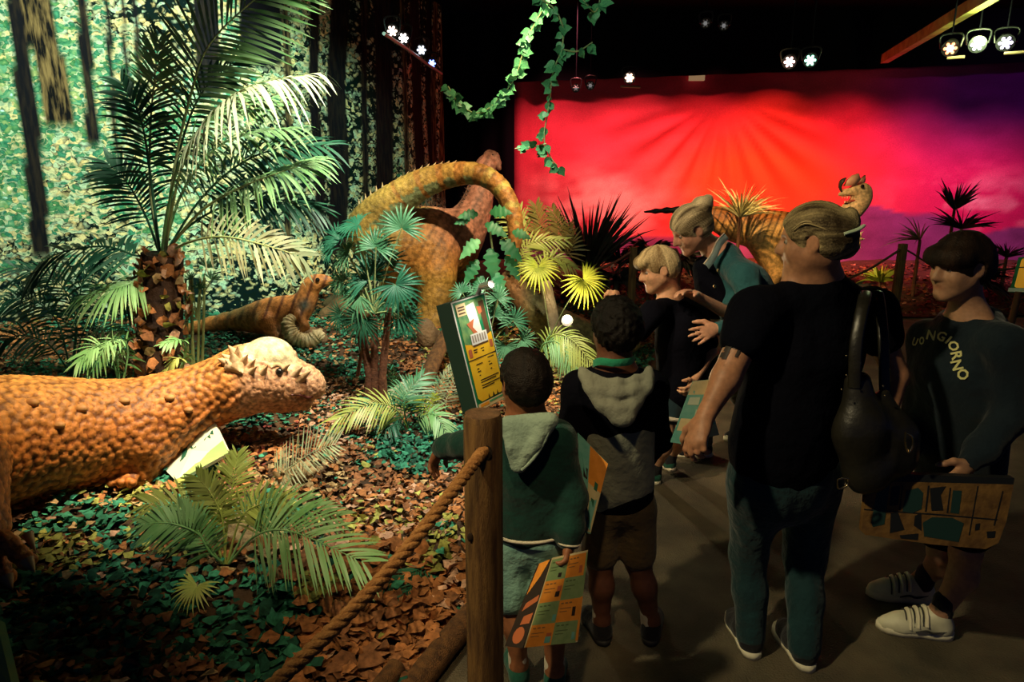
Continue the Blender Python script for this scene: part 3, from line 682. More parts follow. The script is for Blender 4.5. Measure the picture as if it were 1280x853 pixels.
for i, (x, y, r, nv, up) in enumerate(FN): fan(fp, P(x, y, YF-.05+.04*(i % 4)), r*.95*YF/FPX, nv, up, (M_ft, M_ft2, M_ft, M_pd, M_ft2)[i % 5], 20, 250, P(468, 392, YF), rr=.006)
# ------------------------------------------------ fans and fronds on the far side of the sign
def fan_plant(label, base, lst, m, Y, arc=280, n=20, stem=None):
    t = thing('fan_palm', label, 'palm', base)
    for x, y, r, nv, up, *o in lst: fan(t, P(x, y, Y+(o[0] if o else 0)), r*Y/FPX, nv, up, m, n, arc, stem if stem is not None else base)
    return t
yb = ground(700, 432)
fan_plant('low fan palm with two yellow green leaves above the bright ground lamp', P(688, 420, 5.6), [(673, 334, 33, (-.1, -1, .5), (0, 0, -1)), (729, 350, 37, (.3, -1, .35), (.6, 0, -.8), -.2)], M_fy, 5.6, 300, 24)
fan_plant('teal fan palm right behind the yellow sign board', P(610, 440, 4.4), [(590, 374, 26, (-.2, -1, .6), (-.3, 0, 1)), (622, 374, 24, (.2, -1, .4), (.2, 0, 1)), (641, 402, 27, (.3, -1, .3), (.3, 0, .9)), (618, 395, 30, (0, -1, .4), (0, 0, 1)), (652, 424, 24, (.4, -.9, .2), (.9, 0, -.2)), (632, 432, 30, (.2, -1, .1), (-.1, 0, -1)), (606, 362, 22, (-.3, -.9, .6), (-.6, 0, .8)), (578, 366, 20, (-.3, -.9, .6), (-.6, 0, .8))], M_ft, 4.4, 260, 18)
palm_plant('low_palm', 'feathery olive palm drooping in front of the bright ground lamp', P(672, 455, 4.6), [
    ([(672, 450, 0), (690, 420, -.1), (715, 425, -.2), (742, 458, -.3)], 26, .17), ([(672, 450, 0), (680, 430, -.1), (700, 430, -.2), (715, 460, -.3)], 20, .14, M_pg), ([(672, 450, 0), (690, 440, -.1), (712, 445, -.2), (728, 470, -.3)], 20, .12)], M_py, 4.6, droop=.5, nv=(0, -.7, .7), w=.0055)
palm_plant('low_palm', 'gold green fern palm under the tip of the long tail', P(660, 400, 7.1), [
    ([(660, 390, 0), (662, 320, 0), (652, 285, 0), (640, 262, 0)], 26, .3, M_py), ([(660, 390, 0), (672, 320, 0), (676, 285, 0), (670, 258, 0)], 26, .22, M_fern), ([(660, 390, 0), (690, 320, 0), (700, 290, 0), (690, 262, 0)], 24, .2, M_fern),
    ([(660, 390, 0), (650, 340, -.1), (660, 305, -.1), (705, 300, -.1)], 24, .2, M_py), ([(660, 390, 0), (690, 340, 0), (715, 310, 0), (712, 285, 0)], 20, .2, M_fern), ([(660, 390, 0), (670, 345, -.2), (690, 322, -.2), (716, 335, -.2)], 20, .16, M_py)], M_fern, 7.1, droop=.25, nv=(0, -.9, .4), w=.0095)
# broad-leaved plant (lobed leaves) before the sauropod's neck
def broadleaf(parent, c, d, l, w, nv, m, lob=5):
    d = nrm(d); b = nrm(np.cross(nv, d)); nv = np.cross(d, b); s = np.linspace(0, 1, 15); prof = np.sin(PI*np.clip(s, 0, 1)**.75)*(1+.30*np.sin(s*2*PI*lob)*(s < .9))*w
    pp = c + d*(l*s)[:, None] - np.array([0, 0, 1.])*(.25*l*s**2)[:, None]
    g = G(); g.grid(strip(pp, np.maximum(prof, .002), b, -.25, nv)); return build('leaf', *g.arr(), m, parent)
M_lf = leafm('lobed_green', (.02, .15, .06), (.05, .24, .09)); bl = thing('lobed_plant', 'broad leaved plant with lobed dark green leaves before the long pink neck', 'plant', P(622, 380, 6.0))
g = G(); g.tube(at([(622, 390, 0), (618, 330, 0), (612, 285, 0)], 6.0), [.014, .008], 7); g.make('stalk', M_sg, bl)
for x, y, dx, dz, l in ((598, 268, -.9, .1, .26), (612, 266, .8, .2, .3), (606, 280, 1, -.3, .3), (600, 300, -.8, -.5, .3), (625, 300, .9, -.6, .34), (612, 310, .2, -1, .36), (598, 325, -.6, -.8, .3), (632, 320, .6, -.8, .3), (640, 290, 1, -.1, .24), (620, 340, .3, -1, .3), (604, 345, -.5, -.8, .26), (588, 275, -1, 0, .2)):
    broadleaf(bl, P(x, y, 5.95+.02*(x % 5)), (dx, -.25, dz), l*.72, l*.19, (.1, -1, .6), M_lf if (x+y) % 3 else M_iv)
# ------------------------------------------------ palms on the near ground
def ground_palm(label, px, py, fr, m, dY=0, **kw):
    b = ground(px, py); return palm_plant('ground_palm', label, b-np.array([0, 0, .02]), fr, m, b[1]+dY, 'palm', **kw)
ground_palm('palm of spreading mid green fronds on the netting at the centre of the display', 512, 545, [
    ([(512, 540, 0), (495, 512, -.05), (465, 505, -.15), (422, 524, -.25)], 26, .20, M_py), ([(512, 540, 0), (505, 510, -.05), (512, 488, 0), (528, 470, .1)], 22, .2, M_ft), ([(512, 540, 0), (530, 520, -.05), (545, 520, -.1), (560, 545, -.2)], 20, .15),
    ([(512, 545, 0), (500, 560, -.15), (478, 590, -.25), (452, 610, -.3)], 24, .18, M_py), ([(512, 545, 0), (512, 565, -.15), (505, 595, -.25), (492, 640, -.3)], 22, .15, M_fy), ([(512, 545, 0), (530, 560, -.1), (542, 590, -.2), (546, 628, -.25)], 22, .15),
    ([(512, 545, 0), (498, 530, -.05), (480, 540, -.15), (455, 562, -.2)], 22, .15, M_pd), ([(512, 545, 0), (520, 560, -.1), (525, 580, -.2), (524, 602, -.25)], 18, .12)], M_pg, droop=.3, nv=(0, -.6, .8), w=.0062, rr=.005)
ground_palm('small pale frond standing upright left of the sign board', 556, 515, [([(556, 520, 0), (560, 495, 0), (574, 470, 0), (586, 452, 0)], 20, .17), ([(556, 520, 0), (545, 500, 0), (552, 480, 0), (563, 462, 0)], 14, .10)], M_pp, nv=(0, -1, .3), w=.0058, rr=.004, droop=.1, start=.1)
ground_palm('small yellow green fan sprout on the netting behind the outstretched child hand', 540, 525, [([(540, 525, 0), (530, 508, 0), (524, 500, 0)], 8, .09), ([(540, 525, 0), (541, 505, 0), (543, 495, 0)], 8, .08), ([(540, 525, 0), (520, 490, .1), (512, 482, .1), (494, 488, .1)], 14, .1, M_pp), ([(512, 492, .2), (494, 486, .2), (488, 460, .2)], 14, .1, M_pg)], M_fy, nv=(0, -.9, .5), w=.006, rr=.004, start=.1)
ground_palm('single whitish frond lying on the tan mound below the horned dinosaur head', 372, 600, [([(340, 598, 0), (362, 585, -.02), (390, 566, -.05), (418, 556, -.08)], 24, .165)], M_pp, nv=(0, -.75, .7), w=.0045, rr=.004, a0=80, a1=40, start=.08, droop=-.05)
b = ground(280, 712)
fg = thing('ground_palm', 'nearest green palm on the netting with long spreading fronds below the horned dinosaur chest', 'palm', b); YN = b[1]
for path, n_, L_, mm, nv in (
    ([(278, 705, 0), (265, 660, 0), (235, 635, 0), (184, 630, 0)], 26, .16, M_py, (0, -.8, .6)), ([(282, 705, 0), (278, 650, 0), (264, 618, 0), (248, 598, 0)], 26, .12, M_py, (0, -.9, .4)),
    ([(284, 705, 0), (300, 650, 0), (322, 632, 0), (356, 626, -.05)], 26, .14, M_py, (0, -.8, .6)), ([(286, 705, 0), (320, 670, -.1), (365, 665, -.2), (452, 702, -.35)], 32, .22, M_pg, (0, -.7, .7)),
    ([(286, 705, 0), (315, 650, 0), (350, 632, -.05), (420, 645, -.1)], 26, .15, M_pg, (0, -.8, .6)), ([(276, 705, 0), (250, 670, -.05), (215, 655, -.1), (180, 655, -.1)], 22, .13, M_pg, (0, -.8, .6)),
    ([(280, 705, 0), (285, 645, .05), (292, 600, .1), (296, 570, .15)], 20, .12, M_py, (0, -.9, .4)), ([(280, 705, 0), (262, 690, -.05), (245, 660, -.05), (225, 635, -.05)], 20, .12, M_pg, (0, -.8, .6))):
    frond(fg, at(path, YN), n_, L_*1.05, .0058, .2, nv, mm, start=.3, rr=.0055)
t = ground(262, 745); fan_plant('small drooping fan leaf on the dark netting below the nearest green palm', t, [(247, 733, 42, (-.2, -.6, .8), (-.2, -.3, -1))], M_py, t[1]-.05, 250, 20)
b = ground(500, 752); t = thing('ground_palm', 'dark feathery frond lying on brown scraps beside the barrier rope', 'palm', b)
frond(t, [ground(530, 722)+np.array([0, 0, .05]), ground(500, 738)+np.array([0, 0, .06]), ground(462, 762)+np.array([0, 0, .06]), ground(425, 790)+np.array([0, 0, .04])], 30, .10, .004, .1, (0, -.5, .9), M_pd, rr=.004, a0=40, a1=15, start=.05)
frond(t, [ground(532, 724)+np.array([0, 0, .04]), ground(512, 750)+np.array([0, 0, .05]), ground(490, 778)+np.array([0, 0, .03])], 20, .08, .004, .1, (0, -.5, .9), M_pd, rr=.004, a0=40, a1=15, start=.05)
# ------------------------------------------------ plants before the sunset
M_fy2 = leafm('grass_yellow', (.92, .85, .45), (.55, .40, .14))
def tuft(label, px, py, Y, n, L, w, m, **kw):
    c = P(px, py, Y); t = thing('yucca', label, 'plant', np.array([c[0], Y, float(gh(c[0], Y))]))
    g = G(); g.tube([t.location, c], [.03, .02], 8); g.make('stem', M_st, t)
    blades(t, c, n, L, w, m, **kw); return t
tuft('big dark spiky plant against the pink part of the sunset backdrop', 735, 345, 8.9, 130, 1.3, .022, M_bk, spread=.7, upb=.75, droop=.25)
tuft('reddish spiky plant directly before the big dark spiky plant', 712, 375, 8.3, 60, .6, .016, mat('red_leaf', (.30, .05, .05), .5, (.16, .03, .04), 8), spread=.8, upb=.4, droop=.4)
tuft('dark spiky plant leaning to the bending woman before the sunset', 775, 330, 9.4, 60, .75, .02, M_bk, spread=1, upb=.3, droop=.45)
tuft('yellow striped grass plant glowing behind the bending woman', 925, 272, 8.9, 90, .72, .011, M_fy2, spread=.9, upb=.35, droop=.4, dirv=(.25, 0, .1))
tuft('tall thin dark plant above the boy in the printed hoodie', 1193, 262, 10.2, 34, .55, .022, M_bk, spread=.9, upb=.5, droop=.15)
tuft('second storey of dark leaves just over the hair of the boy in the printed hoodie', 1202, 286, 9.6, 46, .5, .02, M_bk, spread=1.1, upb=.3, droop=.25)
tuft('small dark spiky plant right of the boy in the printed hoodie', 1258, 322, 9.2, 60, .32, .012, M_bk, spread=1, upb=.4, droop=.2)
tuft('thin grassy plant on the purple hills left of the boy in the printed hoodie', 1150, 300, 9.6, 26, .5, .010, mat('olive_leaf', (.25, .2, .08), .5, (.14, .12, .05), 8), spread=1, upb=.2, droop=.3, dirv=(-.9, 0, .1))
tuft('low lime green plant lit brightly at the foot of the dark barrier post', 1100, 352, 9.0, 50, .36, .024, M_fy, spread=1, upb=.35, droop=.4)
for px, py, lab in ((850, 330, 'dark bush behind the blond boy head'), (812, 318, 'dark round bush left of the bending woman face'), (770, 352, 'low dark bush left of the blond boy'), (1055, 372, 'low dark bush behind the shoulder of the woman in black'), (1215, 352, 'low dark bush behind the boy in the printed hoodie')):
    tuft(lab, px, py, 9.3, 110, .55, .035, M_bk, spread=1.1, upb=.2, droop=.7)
# ------------------------------------------------ hanging ivy
hs = np.array([(0, 0), (.35, -.18), (.75, -.05), (1.0, .28), (.85, .62), (.42, .9), (0, 1.35)])  # half heart
def ivy_mesh():
    L_ = np.stack([-hs[:, 0]*.5, hs[:, 1]*.75-.1, .06*hs[:, 0]], -1); R_ = L_*np.array([-1, 1, 1]); M_ = np.stack([0*hs[:, 0], hs[:, 1]*.75-.1, 0*hs[:, 0]-.02], -1)
    A = np.stack([L_, M_, R_], 1); g = G(); g.grid(A); V, F = g.arr()
    me = bpy.data.meshes.new('leaf'); me.from_pydata(V.tolist(), [], F[0].tolist()); me.polygons.foreach_set('use_smooth', [True]*len(me.polygons)); me.materials.append(M_iv); return me
IVY = ivy_mesh()
def vine(label, paths, Y, cat='vine', size=.075, dens=9):
    b = P(paths[0][0][0], paths[0][0][1], Y); t = thing('ivy_vine', label, cat, b)
    for path in paths:
        p = crom([P(x, y, Y+.0) for x, y in path], 60); g = G(); g.tube(p[::3], [.006, .004], 5); g.make('vine_stem', M_sg, t)
        Ls = np.linalg.norm(np.diff(p, axis=0), axis=1).sum(); k = max(3, int(Ls*dens))
        for i in range(k):
            q = p[int((i+random.random())*59/k)]; s = size*random.uniform(.6, 1.15); dn = nrm(np.array([random.uniform(-1, 1), random.uniform(-.5, .3), random.uniform(-1.2, .2)])); nv = nrm(np.array([random.uniform(-.6, .6), -1, random.uniform(-.3, .7)])); x = nrm(np.cross(dn, nv)); z = np.cross(x, dn)
            o = bpy.data.objects.new('leaf', IVY); COL.objects.link(o); o.parent = t; c = q+dn*.02-b
            o.matrix_local = Matrix([[x[0]*s, dn[0]*s, z[0]*s, c[0]], [x[1]*s, dn[1]*s, z[1]*s, c[1]], [x[2]*s, dn[2]*s, z[2]*s, c[2]], [0, 0, 0, 1]])
    return t
vine('ivy strand hanging down in front of the red backdrop', [[(668, -6), (690, 8), (703, 30), (703, 60), (697, 75), (690, 95), (688, 120), (684, 145), (680, 175), (690, 200), (700, 210)], [(703, 62), (722, 64), (742, 52)], [(683, 180), (664, 184), (642, 186)]], 4.6, size=.060, dens=40)
vine('ivy garland sagging from the top of the forest backdrop to the ceiling', [[(560, 108), (576, 132), (600, 142), (625, 122), (645, 95), (655, 60), (668, 30), (690, -5)]], 5.4, size=.062, dens=75)
vine('short pale ivy end hanging at the upper edge of the picture', [[(722, -10), (735, 8), (745, 14), (752, -8)]], 4.6, size=.07, dens=30)
# ================================================================== dinosaur models
M_skin = mat('dino_skin', (.5, .3, .1), .55, attr='col', ns=30, bump=.25, bs=90, spec=.35)
M_skin2 = mat('dino_skin_smooth', (.5, .3, .1), .5, attr='col', ns=25, bump=.35, bs=70, spec=.35)
M_eye = mat('dark_glass_eye', (.01, .008, .006), .12, spec=.8); M_claw = mat('claw_horn', (.45, .30, .14), .45, (.25, .15, .07), 12); M_horn = mat('horn_pale', (.62, .44, .26), .55, (.42, .26, .12), 18, .2, 60)
M_mouth = mat('mouth_red', (.35, .06, .04), .4); M_tooth = mat('tooth', (.75, .68, .48), .35)
def spine(lst):
    """(px, py, Y, radius in px) -> points, radii in metres"""
    p = PL([q[:3] for q in lst]); z = proj(p)[2]; return p, np.array([q[3] for q in lst])*z/FPX
def rr(px, p): return px*proj(p)[2]/FPX
def cone(g, a, b, r, n=8):
    q = crom([a, b], 5); g.tube(q, [r, r*.72, r*.5, r*.25, r*.02], n)
def spikes(name, parent, lst, m, single=True):
    for a, b, r in lst:
        g = G(); cone(g, np.asarray(a), np.asarray(b), r); g.make(name, m, parent)
# ---------------------------------------------------- the horned dome-headed dinosaur at the left
pc = thing('dome_headed_dinosaur', 'orange scaly dinosaur model with pale domed skull and knobbly horns looking right', 'dinosaur', ground(165, 612))
bp, br = spine([(-190, 600, 2.55, 70), (-110, 578, 2.75, 86), (-40, 558, 2.95, 78), (40, 545, 3.15, 66), (110, 541, 3.35, 58), (170, 534, 3.5, 52), (212, 516, 3.6, 42), (248, 499, 3.68, 32), (285, 484, 3.74, 32), (315, 474, 3.78, 37)])
B = Body(); B.chain(bp, br, .08, 24)
hp, hr = spine([(312, 470, 3.78, 37), (342, 475, 3.80, 34), (368, 480, 3.80, 25), (384, 480, 3.80, 16), (392, 485, 3.80, 10)]); B.chain(hp, hr, .05, 8)
jp, jr = spine([(308, 490, 3.78, 20), (350, 501, 3.79, 13), (382, 505, 3.79, 7)]); B.chain(jp, jr, .03)
for yy in (3.70, 3.74, 3.78, 3.82, 3.86, 3.9): B.rc(P(410, 500, yy), P(372, 497, yy), .022, .010, .006, 's')
dc = P(336, 450, 3.80); B.el(dc, (rr(33, dc), rr(29, dc), rr(29, dc)), k=.02)
ey = P(352, 462, 3.80); er = rr(31, ey); eyep = ey + nrm(np.array([0, 0, CAMZ])-ey)*er

def limb(lst, k=.05): p, r = spine(lst); B.chain(p, r, k)
gq = ground(163, 616); zf = lambda x, y: float(gh(x, y))
limb([(180, 560, 3.40, 34), (172, 588, 3.36, 22), (164, 606, 3.34, 14)]); a = P(164, 606, 3.34); B.chain([a, np.array([a[0]-.02, a[1]-.02, zf(a[0], a[1])+.05])], [rr(14, a), rr(13, a)], .03)
for dx in (-.05, 0, .05): B.rc(np.array([a[0]+dx*.5, a[1]-.03, zf(a[0], a[1])+.05]), np.array([a[0]+dx+.03, a[1]-.13, zf(a[0], a[1])+.03]), .03, .02, .02)
a2 = P(205, 575, 3.9); B.chain([P(200, 550, 3.75), a2, np.array([a2[0], a2[1], zf(a2[0], a2[1])+.05])], [.13, .08, .06], .05)
limb([(-60, 590, 2.62, 62), (-40, 650, 2.52, 40), (-22, 668, 2.50, 26)])
hf = P(-22, 668, 2.50)
for tx, ty in ((34, 702), (8, 722), (-30, 720)):
    e = P(tx, ty, 2.46); q = crom([hf, hf*.5+e*.5+np.array([0, 0, .03]), e], 7)
    for i, c in enumerate(q): B.el(c, .040-.0016*i, k=.012)
B.plane((0, 0, -.05), (0, 0, -1))
V, F = B.mesh(.0095)
px, py, zz = proj(V); hd = np.clip((px-285)/25, 0, 1); dome = (((px-336)/33)**2+((py-449)/29)**2 < 1.04) & (py < 455+(px-336)*.25) & (px > 303)
V2, hh = scales(V, F, .030, .0085, np.clip(1-.55*hd, 0, 1)*(~dome), 3)
V2, h2 = scales(V2, F, .018, .006, hd*(~dome), 4)
V2 = V2 + vnormals(V2, F)*(.016*np.clip(np.sin((px+py*1.2)*.36), 0, 1)*np.exp(-((px-262)/40)**2-((py-520+(px-262)*.45)/10)**2))[:, None]
nz = fbm(V, 3, 3)
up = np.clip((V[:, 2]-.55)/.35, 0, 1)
C = np.array([.66, .23, .045])*(1-up[:, None]) + np.array([.56, .31, .085])*up[:, None]  # back yellower, belly redder: light from above put into the skin colour
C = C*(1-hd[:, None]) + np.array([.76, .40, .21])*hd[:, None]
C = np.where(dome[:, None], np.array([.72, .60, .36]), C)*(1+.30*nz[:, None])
C = np.where((~dome & (hd < .5))[:, None], C*(np.array([.42, .34, .30])+np.array([.66, .70, .72])*np.clip(hh*1.5, 0, 1)[:, None]), C)  # scale grooves and neck creases darkened: brown paint with shade painted in
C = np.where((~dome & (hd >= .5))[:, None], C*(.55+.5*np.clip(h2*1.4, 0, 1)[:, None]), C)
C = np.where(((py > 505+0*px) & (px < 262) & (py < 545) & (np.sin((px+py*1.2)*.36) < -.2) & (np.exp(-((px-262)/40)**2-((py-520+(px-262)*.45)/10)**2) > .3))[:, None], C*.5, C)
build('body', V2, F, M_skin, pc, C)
def onsurf(x, y, w=5):
    c = np.where((px-x)**2+(py-y)**2 < w*w)[0]; i = c[np.argmin(zz[c])]; return V2[i]
VN = vnormals(V2, F)
g = G(); g.ell(onsurf(352, 463), rr(5, ey)); g.make('eye', M_eye, pc)
g = G(); g.tube(crom([onsurf(343, 458)+VN[0]*0, onsurf(352, 456), onsurf(362, 462)], 8), [.008, .016, .008], 7); g.make('brow_ridge', M_horn, pc)
g = G(); g.tube([P(391, 499, 3.80), P(376, 497.5, 3.80)], [.02, .03], 10); g.make('tongue', M_mouth, pc)
HN = [(290, 436, 282, 428, 9), (284, 443, 274, 440, 7), (288, 450, 279, 447, 6.5), (300, 440, 297, 428, 7), (296, 452, 299, 462, 9), (309, 446, 312, 440, 6), (306, 458, 305, 468, 6), (318, 452, 322, 446, 5), (321, 460, 324, 456, 5), (334, 459, 337, 454, 5), (361, 458, 366, 453, 4.5), (374, 462, 382, 455, 5.5), (384, 469, 393, 461, 6), (280, 447, 268, 447, 8), (292, 445, 288, 436, 9), (301, 455, 300, 466, 8)]
Ys = 3.80
for x0, y0, x1, y1, r in HN:
    a = onsurf(x0, y0, 8); b = P(x1, y1, a[1]-.035); spikes('horn', pc, [(a+(a-b)*.3, a+(b-a)*.75, rr(r*1.25, a))], M_horn)
for x0, y0, x1, y1, r in ((296, 470, 301, 498, 0),): pass
for x, y, r in ((42, 500, 10), (105, 508, 9), (78, 530, 8), (157, 498, 8), (215, 494, 7), (240, 512, 6)):
    i = np.argmin((px-x)**2+(py-y)**2+1e4*(zz > np.median(zz)+9)); cand = np.where((px-x)**2+(py-y)**2 < 30)[0]; i = cand[np.argmin(zz[cand])]
    g = G(); g.ell(V2[i], (rr(r, V2[i]), .022, rr(r*.62, V2[i]))); g.make('skin_knob', mat('knob', (.34, .15, .05), .6, (.5, .26, .08), 20), pc)
for tx, ty, ux, uy in ((34, 702, 44, 716), (8, 722, 16, 738), (-30, 720, -28, 738)):
    a, b = P(tx, ty, 2.45), P(ux, uy, 2.42); spikes('claw', pc, [(a, b, .030)], M_claw)
a, b = P(40, 672, 2.62), P(45, 690, 2.58); spikes('claw', pc, [(P(34, 668, 2.62), b, .026)], M_claw)
g = G(); g.tube(crom([onsurf(368, 496), onsurf(378, 498), onsurf(387, 500), onsurf(394, 498)], 10), [.004, .009, .011, .006], 7); g.make('mouth_line', mat('mouth_dark', (.10, .02, .015), .5), pc)
# ---------------------------------------------------- small striped dinosaur
sd = thing('striped_dinosaur', 'small orange dinosaur model with brown stripes under the large palm frond', 'dinosaur', ground(338, 436))
B = Body()
sp_, sr = spine([(205, 418, 6.35, 3), (256, 407, 6.25, 8), (300, 400, 6.1, 13), (334, 396, 6.0, 22), (358, 392, 5.95, 21), (373, 386, 5.92, 16), (384, 372, 5.9, 11), (388, 360, 5.9, 9.5), (394, 354, 5.88, 9), (404, 351, 5.86, 5.5), (413, 351, 5.85, 2.6)])
B.chain(sp_, sr, .04, 26)
def leg(lst, k=.03): p, r = spine(lst); B.chain(p, r, k)
leg([(336, 402, 5.85, 16), (346, 420, 5.82, 9), (338, 434, 5.85, 6), (344, 446, 5.82, 6)]); leg([(338, 404, 6.15, 15), (352, 424, 6.15, 8), (346, 440, 6.15, 5)]); leg([(374, 394, 5.8, 7), (382, 408, 5.78, 4.5), (374, 416, 5.76, 3.5)])
V, F = B.mesh(.011); px, py, zz = proj(V); ax = px + (py-390)*.35
st = np.clip(np.sin(ax*.42)*2.2-1.0, 0, 1)*np.clip((405-py)/10, 0, 1)
C = np.tile(np.array([.66, .27, .07]), (len(V), 1))*(1+.25*fbm(V, 6)[:, None]); C = C*(1-st[:, None])+np.array([.20, .065, .025])*st[:, None]
bl_ = np.clip(1.2*np.exp(-((px-362)/12)**2-((py-412)/12)**2)+.9*np.exp(-((px-380)/9)**2-((py-382)/7)**2), 0, 1)*(1 if True else 0); C = C*(1-bl_[:, None])+np.array([.16, .24, .22])*bl_[:, None]
ol = np.clip((330-px)/40, 0, 1)*np.clip((398-py)/6, 0, 1); C = C*(1-.8*ol[:, None])+np.array([.3, .22, .08])*.8*ol[:, None]
build('body', V, F, M_skin2, sd, C)
e = P(397, 350, 5.80); g = G(); g.ell(e, rr(2.8, e)); g.make('eye', M_eye, sd)
for i in range(3):
    a = P(340+4*i, 446+i, 5.80); spikes('claw', sd, [(a, a+np.array([.05, -.03, -.03]), .012)], M_claw)
# ---------------------------------------------------- sauropod with the tail curved over
sa = thing('long_necked_dinosaur', 'orange and pink long necked dinosaur model with tail arched high over its back', 'dinosaur', ground(545, 408))
B = Body()
p, r = spine([(455, 292, 6.95, 22), (480, 300, 7.1, 33), (510, 308, 7.25, 42), (540, 306, 7.4, 43), (562, 302, 7.5, 34), (580, 287, 7.6, 23), (594, 262, 7.68, 16), (601, 236, 7.75, 11.5), (606, 214, 7.82, 9), (609, 204, 7.85, 7.5)]); B.chain(p, r, .09, 30)
p, r = spine([(608, 202, 7.85, 7), (612, 195, 7.83, 6.5), (618, 196, 7.8, 5.5), (622, 203, 7.78, 4), (624, 210, 7.76, 3)]); B.chain(p, r, .03)
p, r = spine([(470, 296, 7.0, 30), (464, 282, 6.95, 25), (486, 258, 6.9, 21), (522, 233, 6.85, 16.5), (558, 220, 6.8, 13), (594, 217, 6.7, 11), (622, 231, 6.6, 9.8), (639, 260, 6.5, 8.6), (645, 290, 6.45, 7), (641, 316, 6.42, 5), (637, 332, 6.4, 2.5)]); B.chain(p, r, .05, 44); tailp, tailr = crom(p, 44), np.interp(np.linspace(0, 10, 44), np.arange(11), r)
def leg(lst, k=.06): p, r = spine(lst); B.chain(p, r, k)
g0 = ground(545, 408)
leg([(545, 318, 7.15, 30), (545, 345, 7.0, 24), (546, 370, 6.95, 21), (543, 392, 6.95, 21), (545, 402, 6.92, 22)]); leg([(574, 320, 7.6, 22), (574, 350, 7.6, 18), (570, 378, 7.6, 16), (570, 400, 7.6, 16)]); leg([(498, 325, 7.4, 30), (500, 370, 7.4, 20), (500, 410, 7.4, 18)])
p, r = spine([(505, 335, 7.2, 26), (535, 345, 7.2, 24)]); B.chain(p, r, .1)
V, F = B.mesh(.015); px, py, zz = proj(V)
V, hh = scales(V, F, .05, .006, None, 5)
td = np.min(np.linalg.norm(V[:, None]-tailp[None, ::3], axis=-1)/tailr[None, ::3], 1) < 1.35
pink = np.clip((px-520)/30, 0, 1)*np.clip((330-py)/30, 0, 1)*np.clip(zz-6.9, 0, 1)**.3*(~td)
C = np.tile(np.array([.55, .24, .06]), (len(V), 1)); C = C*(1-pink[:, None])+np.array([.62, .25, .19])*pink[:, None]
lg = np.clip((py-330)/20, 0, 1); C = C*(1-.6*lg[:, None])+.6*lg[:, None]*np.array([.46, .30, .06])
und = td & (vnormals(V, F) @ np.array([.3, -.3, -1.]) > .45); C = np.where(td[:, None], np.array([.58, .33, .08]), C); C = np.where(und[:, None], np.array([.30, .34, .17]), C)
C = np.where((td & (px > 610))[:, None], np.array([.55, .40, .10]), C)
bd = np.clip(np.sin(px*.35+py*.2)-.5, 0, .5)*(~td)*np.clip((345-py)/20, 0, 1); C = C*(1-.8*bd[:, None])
C = C*(1+.35*fbm(V, 3.5)[:, None])
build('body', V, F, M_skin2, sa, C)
for i in range(1, 18):
    c = tailp[i+1]; n_ = nrm(np.array([-.5, 0, .86])) if i < 9 else np.array([0, 0, 1.]); a = c+n_*tailr[i+1]*.92
    spikes('dorsal_spine', sa, [(a, a+n_*(.15-.006*i)+np.array([.05, 0, .0]), .022)], M_horn)
q = crom(PL([(518, 265, 7.25), (545, 266, 7.4), (566, 272, 7.5), (577, 268, 7.5), (584, 252, 7.58), (592, 232, 7.66), (600, 208, 7.74)]), 22)
for i, c in enumerate(q):
    n_ = nrm(np.array([-.6 if i > 9 else -.1, -.1, .5 if i > 9 else 1])); spikes('dorsal_spine', sa, [(c-n_*.03, c+n_*.09, .02)], mat('spine_dark', (.07, .03, .025), .6))
e = P(616, 194, 7.76); g = G(); g.ell(e, rr(1.6, e)); g.make('eye', M_eye, sa)
# ---------------------------------------------------- small olive dinosaur among the right-hand plants
so = thing('olive_dinosaur', 'olive brown dinosaur model half hidden by plants left of the bright ground lamp', 'dinosaur', ground(700, 440))
B = Body(); p, r = spine([(629, 354, 6.1, 4), (636, 347, 6.1, 7), (643, 352, 6.1, 11), (652, 368, 6.1, 13), (670, 388, 6.1, 17), (694, 408, 6.1, 23), (722, 424, 6.1, 26), (752, 432, 6.2, 22), (790, 430, 6.3, 10)]); B.chain(p, r, .04, 20)
for x, y in ((700, 424), (735, 432)):
    a = P(x, y, 6.0); B.chain([a, np.array([a[0], a[1], zf(a[0], a[1])])], [.10, .07], .04)
V, F = B.mesh(.013); px, py, zz = proj(V); V, hh = scales(V, F, .03, .004, None, 6)
k = np.clip((665-px)/18, 0, 1); C = np.array([.30, .25, .09])*(1-k[:, None])+np.array([.55, .26, .10])*k[:, None]; C = C*(1+.5*fbm(V, 5)[:, None]); build('body', V, F, M_skin2, so, C)
e = P(637, 346, 6.02); g = G(); g.ell(e, rr(1.7, e)); g.make('eye', M_eye, so)
# ---------------------------------------------------- crested dinosaur before the sunset
cd = thing('crested_dinosaur', 'open mouthed orange dinosaur model with pink double crest in front of the sunset backdrop', 'dinosaur', ground(960, 395))
B = Body()
p, r = spine([(806, 265, 9.7, 1.5), (845, 263, 9.65, 3.5), (880, 268, 9.6, 10), (915, 280, 9.55, 19), (945, 286, 9.5, 23), (980, 290, 9.45, 24), (1012, 292, 9.4, 20), (1038, 284, 9.38, 15), (1058, 270, 9.36, 11.5), (1074, 254, 9.35, 10), (1080, 242, 9.35, 9)]); B.chain(p, r, .06, 30)
p, r = spine([(1079, 238, 9.35, 9), (1068, 239, 9.33, 6.5), (1056, 241, 9.32, 4), (1050, 243, 9.32, 2.6)]); B.chain(p, r, .04)
p, r = spine([(1082, 247, 9.35, 6), (1070, 255, 9.34, 4), (1056, 257, 9.33, 2.8)]); B.chain(p, r, .03)
p, r = spine([(1050, 249, 9.2, 2.5), (1064, 249, 9.2, 3), (1074, 247, 9.22, 2.5)]); B.chain(p, r, .015, op='s')
